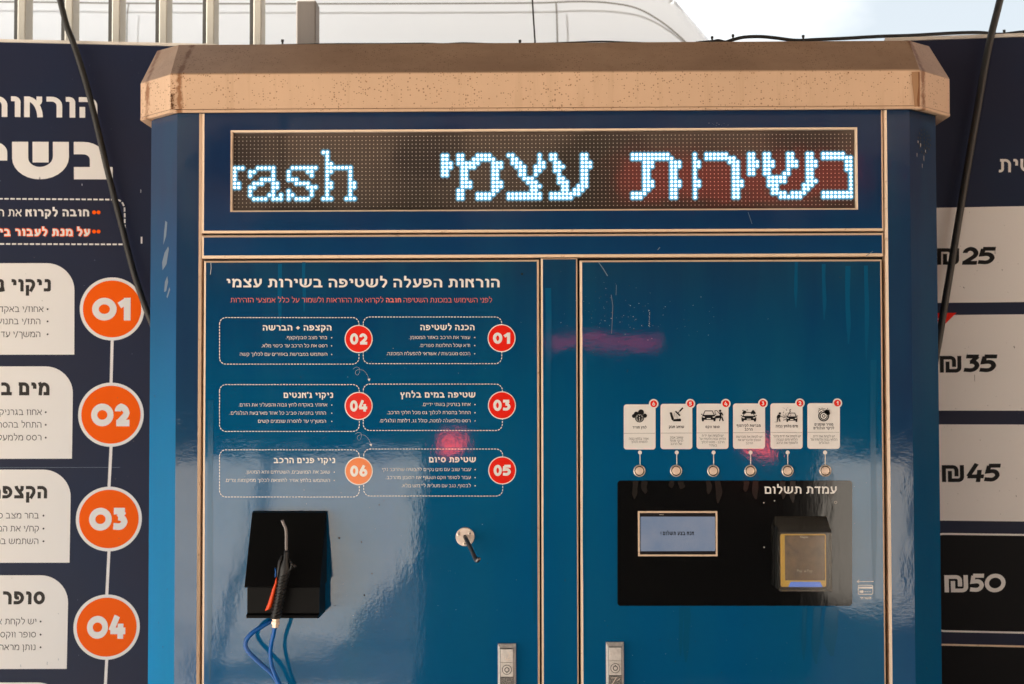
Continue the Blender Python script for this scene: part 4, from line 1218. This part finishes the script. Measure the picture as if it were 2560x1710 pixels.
def wallslab(mb, p, u0, u1, z0, z1, th, m=0):
    A = [p.at(u0, z0), p.at(u1, z0), p.at(u1, z1), p.at(u0, z1)]; B2 = [p.at(u0, z0, -th), p.at(u1, z0, -th), p.at(u1, z1, -th), p.at(u0, z1, -th)]
    mb.face(A, m); mb.face(B2[::-1], m)
    for i in range(4):
        j = (i + 1) % 4; mb.face([A[j], A[i], B2[i], B2[j]], m)

bill = empty('instruction_billboard', LW.at(-.6, 0), 'navy instruction board of orange numbered steps on cream cards, beside the kiosk', 'sign')
m = MB(); wallslab(m, LW, -3.2, 0, 0, zwl - .004, .03); m.build('board', M['navy_board'], bill)
m = MB(); wallslab(m, Plane(LW.at(0, 0, .004), LW.U, LW.V), -3.2, 0, zwl - .0035, zwl + .003, .038); m.build('top_rail', M['white_strip'], bill)
pr = Print(LW, .001)
W2 = 'board_white'
pr.text('הוראות', 243.7, 294.8, 53, .235, W2, left=-32, base_l=292, track=.15)
pr.build('heading_lettering', bill); pr = Print(LW, .001)
pr.text('בשירות', 282, 448.5, 96, .33, W2, track=.10, aspect=1.28)
pr.build('heading_lettering', bill)
pr = Print(LW, .001)
s = LW.scale(150, 550)
pr.dashed([LW.px(307, 611), LW.px(0, 610), LW.px(-200, 609)], 4 * s, 10.8 * s, 4 * s, W2)
pr.dashed([LW.px(312, 572), LW.px(312, 535), LW.px(311.5, 520), LW.px(307, 508), LW.px(299, 501), LW.px(288, 499), LW.px(270, 499), LW.px(0, 497), LW.px(-200, 496)], 4 * s, 10.8 * s, 4 * s, W2)
pr.text('חובה לקרוא', 223, 541, 18, .25, W2, left=64)
pr.text('את ההוראות', 54, 541, 18, .17, W2, left=-92)
pr.text('על מנת לעבור בין', 225, 590.2, 18.4, .25, 'orange_print', left=-12, layer=0, ink=.46)
pr.text('על מנת לעבור בין', 225, 590.2, 18.4, .25, W2, left=-12, layer=2)
for y in (531, 579):
    for x in (235.5, 246.5): pr.disc(x, y, 5, 'orange_print', 0, 20)
pr.ppx([(352, 592), (356, 592), (356, 609), (352, 609)], W2)
pr.build('notice_print', bill)
BC = [
 (186.4, 186, 658, 886.6, 'ניקוי', 127.5, 728.8, 32, "ג'אנטים", 119.3, [('אחוז/י באקדח לחץ גבוה', 108.6, 780), ('התז/י בתנועה סביב', 101, 810.6), ('המשך/י עד להסרת', 101, 842.8)], (280.6, 772.4, 80.8), '01'),
 (183.4, 180, 916, 1146.7, 'מים', 124, 988.4, 33.5, 'בלחץ', 114.6, [('אחוז בגרניק בשתי ידיים', 104.5, 1037.5), ('התחל בהסרת לכלוך', 103.7, 1069), ('רסס מלמעלה למטה', 103.7, 1101)], (277.8, 1036.7, 82), '02'),
 (178, 174, 1174, 1406.6, 'הקצפה', 118, 1246, 32, '', 109, [('בחר מצב סבון/קצף', 97.3, 1296), ('קח/י את המברשת', 97.3, 1328.4), ('השתמש במברשת', 96, 1360)], (272.6, 1297.3, 82.5), '03'),
 (171.7, 167, 1438, 1672, 'סופר', 112.3, 1510.8, 33.5, 'ווקס', 101.7, [('יש לקחת את ידית', 90.8, 1560.6), ('סופר ווקס', 90, 1593.3), ('נותן מראה מבריק', 88.6, 1625)], (267, 1567.5, 83), '04'),
 (165, 160, 1706, 1940, 'שואב', 106, 1780, 33, 'אבק', 96, [('שואב אבק לניקוי', 85, 1830)], (261, 1842, 84), '05'),
]
for k in range(len(BC) - 1):
    prl = Print(LW, .0006); a, c = BC[k][11], BC[k+1][11]
    prl.lpx([(a[0], a[1] + a[2] - 3), (c[0], c[1] - c[2] + 3)], 7.4, W2)
    prl.build('connector_line', bill)
for x1, x1b, y0, y1, head, hr, hb, hh, head2, dotx, lines, (cx, cy, cr_), num in BC:
    pr = Print(LW, .001)
    A = [LW.px(-330, y0), LW.px(x1, y0), LW.px(x1b, y1), LW.px(-330, y1 + 1)]
    rr = 70 * s; top = []
    a, b2 = (A[0] - A[1]).normalized() * rr, (A[2] - A[1]).normalized() * rr
    for k in range(13):
        t = k / 12; P_ = A[1]
        top.append((P_ + a) * (1-t)**3 + (P_ + a*.45) * 3*t*(1-t)**2 + (P_ + b2*.45) * 3*t*t*(1-t) + (P_ + b2) * t**3)
    pr.poly([A[0]] + top + [A[2], A[3]], W2, 0)
    total = 0
    pr.text(head, hr, hb, hh, .26, 'grey_print', layer=1, track=.14)
    if head2:
        wsum = sum(G(ch, .26)[1] + .14 for ch in head) * hh
        pr.text(head2, hr - wsum - 12, hb, hh, .26, 'grey_print', layer=1, track=.14)
    for t, rx, by in lines:
        pr.text(t, rx, by, 14, .125, 'grey_print', layer=1)
        pr.disc(dotx, by - 7, 2.4, 'grey_print', 1, 14)
    card = pr.build('step_card', bill)
    pr = Print(LW, .0016)
    pr.disc(cx, cy, cr_, W2, 0, 64); pr.disc(cx, cy, cr_ - 8, 'orange_print', 1, 64)
    pr.text(num, cx + 46, cy + 29, 58, .29, W2, left=cx - 50, layer=2, rtl=False, rnd=True, track=.06)
    pr.build('number_badge', card)

price = empty('price_board', RW.at(.4, 0), 'dark navy price board of tan cards with shekel prices, beside the kiosk', 'sign')
m = MB(); wallslab(m, RW, 0, 3.0, 0, zwr - .004, .03); m.build('board', M['navy_board'], price)
m = MB(); wallslab(m, Plane(RW.at(0, 0, .004), RW.U, RW.V), 0, 3.0, zwr - .0035, zwr + .0045, .038); m.build('top_rail', M['white_strip'], price)
pr = Print(RW, .001)
pr.text('ראשית', 2655, 430, 35, .19, W2, left=2497, base_l=431)
pr.build('heading_lettering', price)
def pcard(y0, y1, fill, lab, bx0, bx1, by, h, tcol, outline=None):
    pr = Print(RW, .001)
    p4 = [(2336, y0 + .4), (2900, y0 - 9 * (1200 - y0) / 700), (2900, y1 - 9 * (1200 - y1) / 700), (2336, y1 + .4)]
    xe_ = 2337 if outline else 2322
    A = [RW.px(xe_, y0), RW.px(xe_, y1)]
    zt_, zb_ = A[0].y, A[1].y; u0 = A[0].x
    q = rpath([(u0 + .3, zt_), (u0, zt_, .018), (u0, zb_, .018), (u0 + .3, zb_)])
    pr.poly([Vector((u0 + .62, zt_))] + q + [Vector((u0 + .62, zb_))], fill, 0)
    if outline:
        pr.line([Vector((u0 + .62, zt_))] + q + [Vector((u0 + .62, zb_))], .0042, outline, 1)
    if lab:
        mid = bx0 + (bx1 - bx0) * .40
        pr.text('₪', mid - 4, by, h * .92, .215, tcol, left=bx0, layer=2, rtl=False)
        pr.text(lab, bx1 - h * .14, by, h, .215, tcol, left=mid, layer=2, rtl=False, shear=.16 if '0' not in lab else .08, rnd=True, track=.04)
    return pr.build('price_card', price)
pcard(520, 757.5, W2, '25', 2342.5, 2490, 662, 46.5, 'black_print')
c35 = pcard(788, 1026.5, W2, '35', 2349.5, 2494, 931.5, 47, 'black_print')
pcard(1061, 1301, W2, '45', 2355, 2503, 1205, 47.5, 'black_print')
pcard(1334.4, 1577, 'black_board', '50', 2361.5, 2519, 1480.5, 48, W2, W2)
pcard(1611, 1860, 'black_board', '', 0, 0, 0, 0, W2, 'cream_edge')
pr = Print(RW, .002)
pr.ppx([(2325, 783), (2391, 782), (2325, 847)], 'red_print', 0)
pr.lpx([(2338, 800), (2347, 797), (2352, 803)], 2.5, W2, 1); pr.lpx([(2336, 808), (2344, 806), (2344, 815), (2338, 822)], 2.5, W2, 1)
pr.build('corner_flag', c35)

pr = Print(RW, .0024)
for x, y, a, b2 in ((2402, 545, 2, 5), (2409, 719, 2, 2), (2487, 630, 1.2, 6), (2436, 945, 1, 9), (2535, 868, 2, 3), (2505, 675, 1.5, 1.5), (2450, 1100, 1.2, 1.2), (2540, 1240, 1.3, 2)):
    pr.ppx([(x - a, y - b2), (x + a * .3, y - b2 * .8), (x + a, y + b2), (x - a * .2, y + b2 * .7)], 'post_paint')
for k in range(60): pr.disc(random.uniform(2350, 2560), random.uniform(530, 1300), random.uniform(.4, 1.0), 'post_paint', 0, 6)
tag(pr.build('dirt_specks', price), kind='stuff')
pr = Print(LW, .0024)
for k in range(60): pr.disc(random.uniform(-60, 350), random.uniform(130, 1700), random.uniform(.4, 1.0), random.choice(['post_paint', 'scuff']), 0, 6)
for x, y, h in ((52, 1664, 4), (118, 1658, 5), (146, 1648, 3), (205, 462, 3), (352, 478, 5)): pr.ppx([(x, y - h), (x + 1.4, y - h * .7), (x + 1.2, y + h), (x - .6, y + h * .6)], 'scuff_pale')
tag(pr.build('dirt_specks', bill), kind='stuff')
pr = Print(LW, .0005); pr.lpx([(-200, 1169), (300, 1168.5)], 1.0, 'scuff'); pr.build('vinyl_seam', bill)
wall = MB(); wallslab(wall, BW, xw0 - .0, xw1 + .0, 0, zwb - .004, .03)
w_o = wall.build('rear_panel_wall', M['navy_board']); tag(w_o, 'dark panel wall directly behind the kiosk, its top edge just above the cap', 'wall')

# ---- black hoses hanging in front of the boards
def hose(name, pts, r, label, cat, n=10):
    m = MB(); m.tube(spline(pts, 6), r, n); return tag(m.build(name, M['hose_black']), label, cat)
def onp(P, x, y, d): q = P.px(x, y); return P.at(q.x, q.y, d)
def offp(P, x, y, d):
    Pl = Plane(P.at(0, 0, d), P.U, P.V); q = Pl.px(x, y); return Pl.at(q.x, q.y)
hose('spray_hose', [offp(LW, x, y, .035) for x, y in ((-70,-1040),(20,-560),(90,-230),(148,-8),(166,62),(186,115),(217,215),(243,318),(272,440),(303,560),(337,690),(374,795),(420,900),(470,1030),(500,1300),(505,1700),(505,2400))], .0072,
     'thick black hose hanging across the navy instruction board left of the kiosk', 'hose')
hose('spray_hose', [offp(RW, x, y, .035) for x, y in ((2700,-1040),(2630,-600),(2560,-250),(2502,-8),(2471,120),(2441,290),(2410,470),(2372,700),(2338,900),(2300,1080),(2270,1400),(2262,1900),(2262,2500))], .0084,
     'thick black hose hanging across the tan price cards right of the kiosk', 'hose')
YC = .40
WC = Plane((0, YC, 0), (1, 0, 0), (0, 0, 1))
pc_ = lambda x, y: (lambda q: WC.at(q.x, q.y))(WC.px(x, y))
hose('thin_wire', [pc_(x, y) for x, y in ((1285,-1000),(1300,-560),(1322,-160),(1328,-60),(1331,0),(1334,50),(1338,112),(1340,140))], .0019, 'thin black wire rising straight up from behind the roof cap', 'wire', 8)
WT = Plane((0, .475, 0), (1, 0, 0), (0, 0, 1))
pw = lambda x, y: (lambda q: WT.at(q.x, q.y))(WT.px(x, y))
hose('loose_cable', [pw(x, y) for x, y in ((640,114),(820,110),(960,109.5),(1060,108.5),(1110,110),(1160,107.5),(1240,110),(1340,109),(1430,106),(1500,103.5),(1560,105.5),(1640,108.5),(1700,109),(1740,107))], .0020, 'thin black cable lying in low waves along the middle of the wall top', 'cable', 8)
hose('loose_cable', [pw(x, y) for x, y in ((1740,108),(1775,104.5),(1785,103.5),(1795,101.5),(1805,103.5),(1815,105),(1830,100),(1860,93),(1900,91.5),(1940,95),(1990,101),(2040,99),(2110,96),(2200,91),(2280,88.5),(2380,83),(2450,81.5),(2500,86),(2560,80),(2640,78))], .0042, 'thicker black cable humped over clips along the right end of the wall top', 'cable', 8)
for k, (x, y) in enumerate(((708, 108), (1300, 109), (1779, 100), (1831, 95), (2006, 97), (2507, 84))):
    c = pw(x, y); m = MB()
    m.lathe(c - Vector((0, .01, .010)), (0, 0, 1), [(.0022, 0), (.0022, .010), (.0034, .011), (.0034, .016), (0, .017)], 12)
    lab = ['just left of the wide grey post', 'beside the thin black wire', 'where the thicker cable begins', 'at the hump of the thicker cable', 'past the hump of the thicker cable', 'beside the right hanging hose'][k]
    tag(m.build('cable_clip', M['hose_black'], None, tuple(c)), 'small black clip on the wall top, ' + lab, 'clip', 'cable clips along the wall top')

# ---- slat fence behind the wall
fence = empty('slat_fence', (-1.2, .62, 0), 'beige vertical slat fence with wide grey brown post rising above the left wall', 'fence')
YS = .60
SP = Plane((0, YS, 0), (1, 0, 0), (0, 0, 1))
for k in range(-2, 6):
    x0 = 43.5 + 118 * k; x1 = x0 + 19.5
    a, c = SP.px(x0, 60).x, SP.px(x1, 60).x
    m = MB(); m.box((a, YS, 1.0), (c, YS + .055, 3.1), 0, .002); sl_ = m.build('slat', M['slat'], fence); m = MB(); a2 = SP.px(x0 - 10.5, 60).x; m.box((a2, YS + .004, 1.0), (a - .0004, YS + .03, 3.1), 0, .001); m.build('edge_strip', M['slat_edge'], sl_)  # the dark strip stands in for each slat's shaded face
m = MB(); a, c = SP.px(742, 60).x, SP.px(791, 60).x
m.box((a, YS - .01, 0.0), (c, YS + .05, SP.px(760, 3).y), 0, .003); m.build('post', M['post_paint'], fence)
m = MB(); m.box((SP.px(-400, 0).x, YS + .058, 2.0), (SP.px(760, 0).x, YS + .08, 2.06)); m.build('rail', M['slat'], fence)

# ---- white van behind
YV = 1.40
VP = Plane((0, YV, 0), (1, 0, 0), (0, 0, 1))
v = lambda x, y: VP.px(x, y)
van = empty('white_van', (-1.0, 2.4, 0), 'tall white panel van parked behind the wall, only its upper side in view', 'van')
wa, wb = v(1690, -6), v(1790, 110)
slope = (wb - wa)
zr = wa.y + .10
sl = slope.x / -slope.y
xt = wa.x - .10 * sl - .05
zc_ = 1.95; xc_ = wa.x + (wa.y - zc_) * sl
prof = [(-4.7, .35), (xc_ + 1.15, .35), (xc_ + 1.2, .75), (xc_ + 1.0, 1.25), (xc_ + .25, 1.45), (xc_, zc_), (wa.x, wa.y), (wa.x - .08, zr - .01), (xt - .3, zr + .04), (-4.6, zr + .04), (-4.7, zr - .1)]
bm = bmesh.new()
f0 = [bm.verts.new((x, YV, z)) for x, z in prof]; f1 = [bm.verts.new((x, YV + 2.0, z)) for x, z in prof]
bm.faces.new(f0); bm.faces.new(f1[::-1])
for i in range(len(prof)):
    j = (i + 1) % len(prof); bm.faces.new([f0[j], f0[i], f1[i], f1[j]])
bmesh.ops.recalc_face_normals(bm, faces=bm.faces[:])
bmesh.ops.bevel(bm, geom=[e for e in bm.edges], offset=.03, segments=3, affect='EDGES', profile=.5)
m = MB(); m.bm(bm, 0, None, False); m.build('body', M['van_white'], van)
def vseam(name, pts, wpx, d=.002, n=6, mat='van_seam'):
    p2 = Plane((0, YV - d, 0), (1, 0, 0), (0, 0, 1))
    pr = Print(p2, .0)
    uv = [p2.px(q.x, q.y) for q in spline([(a, b2, 0) for a, b2 in pts], n)]
    pr.line(uv, wpx * p2.scale(1000, 50), mat); return pr.build(name, van)
vseam('panel_seam', ((-700, 3), (0, 4.5), (300, 8), (700, 9.5), (1050, 9), (1330, 7.5), (1395, 5.5), (1450, 4), (1520, 7), (1590, 20), (1650, 52), (1700, 92), (1725, 118)), 4.0)
vseam('panel_seam', ((322, 9), (318, 40), (317, 120)), 3.0, .0028)
vseam('panel_seam', ((1390, 6), (1392, 40), (1394, 125)), 4.0, .0028)
for x in (-3.7, xc_ + .1):
    m = MB(); m.lathe((x, YV + .02, .36), (0, 1, 0), [(0, 0), (.22, 0), (.24, -.02), (.36, -.01), (.36, .22), (0, .22)], 32); m.build('wheel', M['rubber'], van)
m = MB(); a = Vector((xc_, 0, zc_)); c = Vector((wa.x, 0, wa.y)); nn = Vector((c.z - a.z, 0, -(c.x - a.x))).normalized() * .004
m.face([(a.x + nn.x, YV + .15, a.z + nn.z), (a.x + nn.x, YV + 1.85, a.z + nn.z), (c.x + nn.x, YV + 1.75, c.z + nn.z), (c.x + nn.x, YV + .25, c.z + nn.z)])
m.build('windscreen', M['car_glass'], van)

# ================================================================== THE WASH BAY ROUND THE CAMERA (met only as light and reflections)
cano = empty('wash_bay_canopy', (0, -3, 0), 'flat dark wash bay roof on posts over the forecourt in front of the kiosk', 'canopy')
m = MB(); m.box((-3.6, -6.4, 3.45), (2.6, 0.45, 3.58)); m.build('roof_sheet', M['canopy'], cano)
m = MB(); m.box((-.85, .46, 3.46), (4.2, 1.28, 3.57)); m.build('rear_eave', M['canopy'], cano)  # unseen sheet added to shade the slope of the cap
for x, y in ((-3.5, -6.3), (2.5, -6.3)):
    m = MB(); m.box((x - .08, y - .08, 0), (x + .08, y + .08, 3.45)); m.build('post', M['canopy'], cano)
m = MB(); m.box((4.4, -5.0, 0), (4.5, -.30, 3.40)); m.build('side_screen', M['brown_wall'], cano)  # unseen screen added to bounce warm light onto the right side

MIR0 = Plane((0, 4.6, 0), (1, 0, 0), (0, 0, 1))
bld = empty('opposite_building', (-4, -36, 0), 'long brown building across the forecourt, mirrored in the display glass', 'building')
m = MB(); m.box((-36, -41, 0), (22, -36, 9.4)); m.build('wall', M['tan_wall'], bld)
for k in range(9):
    m = MB(); m.box((-30 + k * 5.2, -36.02, 7.3), (-28.2 + k * 5.2, -35.96, 8.6)); m.build('window', M['car_glass'], bld)

wb0, wb1 = MIR0.px(1965, 1200).x, MIR0.px(2058, 1200).x
bn = empty('wheelie_bin', ((wb0 + wb1) / 2, -4.8, 0), 'black wheelie bin standing beside the dark parked car', 'bin')
m = MB(); m.box((wb0, -5.2, .06), (wb1, -4.6, 1.32), 0, .03); m.build('body', M['rubber'], bn)  # unseen bin, added to darken the reflection right of the car
m = MB(); m.box((wb0 - .01, -5.22, 1.325), (wb1 + .01, -4.57, 1.38), 0, .015); m.build('lid', M['rubber'], bn)
for xx in (wb0 + .02, wb1 - .02):
    m = MB(); m.lathe((xx, -5.15, .1), (1, 0, 0), [(0, -.02), (.1, -.02), (.1, .02), (0, .02)], 20); m.build('wheel', M['rubber'], bn)
m = MB(); MH = Plane((0, 3.3, 0), (1, 0, 0), (0, 0, 1))
hp_ = [MH.px(x, y) for x, y in ((700, 850), (690, 1000), (668, 1170), (640, 1300), (607, 1417), (575, 1510), (545, 1640), (520, 1800), (500, 2200))]
m.tube(spline([(q.x, -3.3, max(.03, q.y)) for q in [MH.px(704, 100)] + hp_], 5), .022, 8)
tag(m.build('wash_lance_hose', M['hose_black']), 'black lance hose hanging from the bay roof behind the camera', 'hose')
m = MB(); m.box((1.9, -31.2, 6.1), (7.8, -31.0, 7.1)); m.build('lit_fascia', M['red_fascia'], bld)  # unseen glowing panel added to tint the display glass red

def parked_car(loc, lab, paint, prof, zt, half, third=None):
    c = empty('parked_car', loc, lab, 'car')
    x, y, z = loc
    bm = bmesh.new()
    a = [bm.verts.new((x - half, y + p[0], p[1])) for p in prof]; b3 = [bm.verts.new((x + half, y + p[0], p[1])) for p in prof]
    bm.faces.new(a); bm.faces.new(b3[::-1])
    for i in range(len(prof)):
        j = (i + 1) % len(prof); bm.faces.new([a[j], a[i], b3[i], b3[j]])
    bmesh.ops.recalc_face_normals(bm, faces=bm.faces[:])
    bmesh.ops.bevel(bm, geom=bm.edges[:], offset=.06, segments=2, affect='EDGES')
    m = MB(); m.bm(bm, 0); m.build('body', paint, c)
    ye = y + max(p[0] for p in prof)
    m = MB(); m.box((x - half * .78, ye - .10, zt + .18), (x + half * .78, ye + .012, zt + .52), 0, .01); m.build('rear_window', M['car_glass'], c)
    for sx in (-1, 1):
        m = MB(); m.box((x + sx * (half - .18) - .055, ye - .10, zt - .04), (x + sx * (half - .18) + .055, ye + .03, zt + .04), 0, .02); m.build('tail_light', M['tail_light'], c)
        for yy in (-1.35, 1.35):
            m = MB(); m.lathe((x + sx * (half - .06), y + yy, .34), (sx, 0, 0), [(0, .1), (.2, .1), (.34, .08), (.34, -.1), (0, -.1)], 24); m.build('wheel', M['rubber'], c)
    if third:
        m = MB(); m.box((x - .30, ye - .08, third - .025), (x + .30, ye + .02, third + .025), 0, .01); m.build('brake_light', M['brake_light'], c)
suv = [(-2.2, .14), (-2.3, .8), (-2.1, 1.1), (-1.1, 1.2), (-.5, 1.88), (1.9, 1.90), (2.15, 1.75), (2.2, 1.1), (2.25, .7), (2.2, .14)]
MIR = Plane((0, 4.55, 0), (1, 0, 0), (0, 0, 1))
t1, t2, t3 = MIR.px(1130, 1110), MIR.px(1895, 1115), MIR.px(1465, 858)
parked_car(((t1.x + t2.x) / 2, -4.55 - 2.25, 0), 'dark parked car with lit tail lights, its back to the kiosk', M['car_dark'], suv, t1.y, (t2.x - t1.x) / 2 + .18, t3.y)
tr_ = MB(); rnd = random.Random(3)
for k in range(26000):
    cx = -30 + rnd.random() * 60; cy = -33.5 + rnd.gauss(0, .5)
    top = 6.4 + 1.5 * math.sin(cx * .6) * math.sin(cx * .27 + 1) + .6 * math.sin(cx * 1.7)
    cz = rnd.random() * top; s_ = .16 + rnd.random() * .2
    a = Vector((rnd.gauss(0, 1), rnd.gauss(0, 1), rnd.gauss(0, 1))).normalized() * s_; b3 = a.orthogonal().normalized() * s_ * .6; c0 = Vector((cx, cy, cz))
    tr_.face([c0 - a, c0 + b3, c0 + a, c0 - b3])
tag(tr_.build('hedge_foliage', M['leaf']), 'dark green hedge mass along the far side of the forecourt', 'hedge', None, 'stuff')
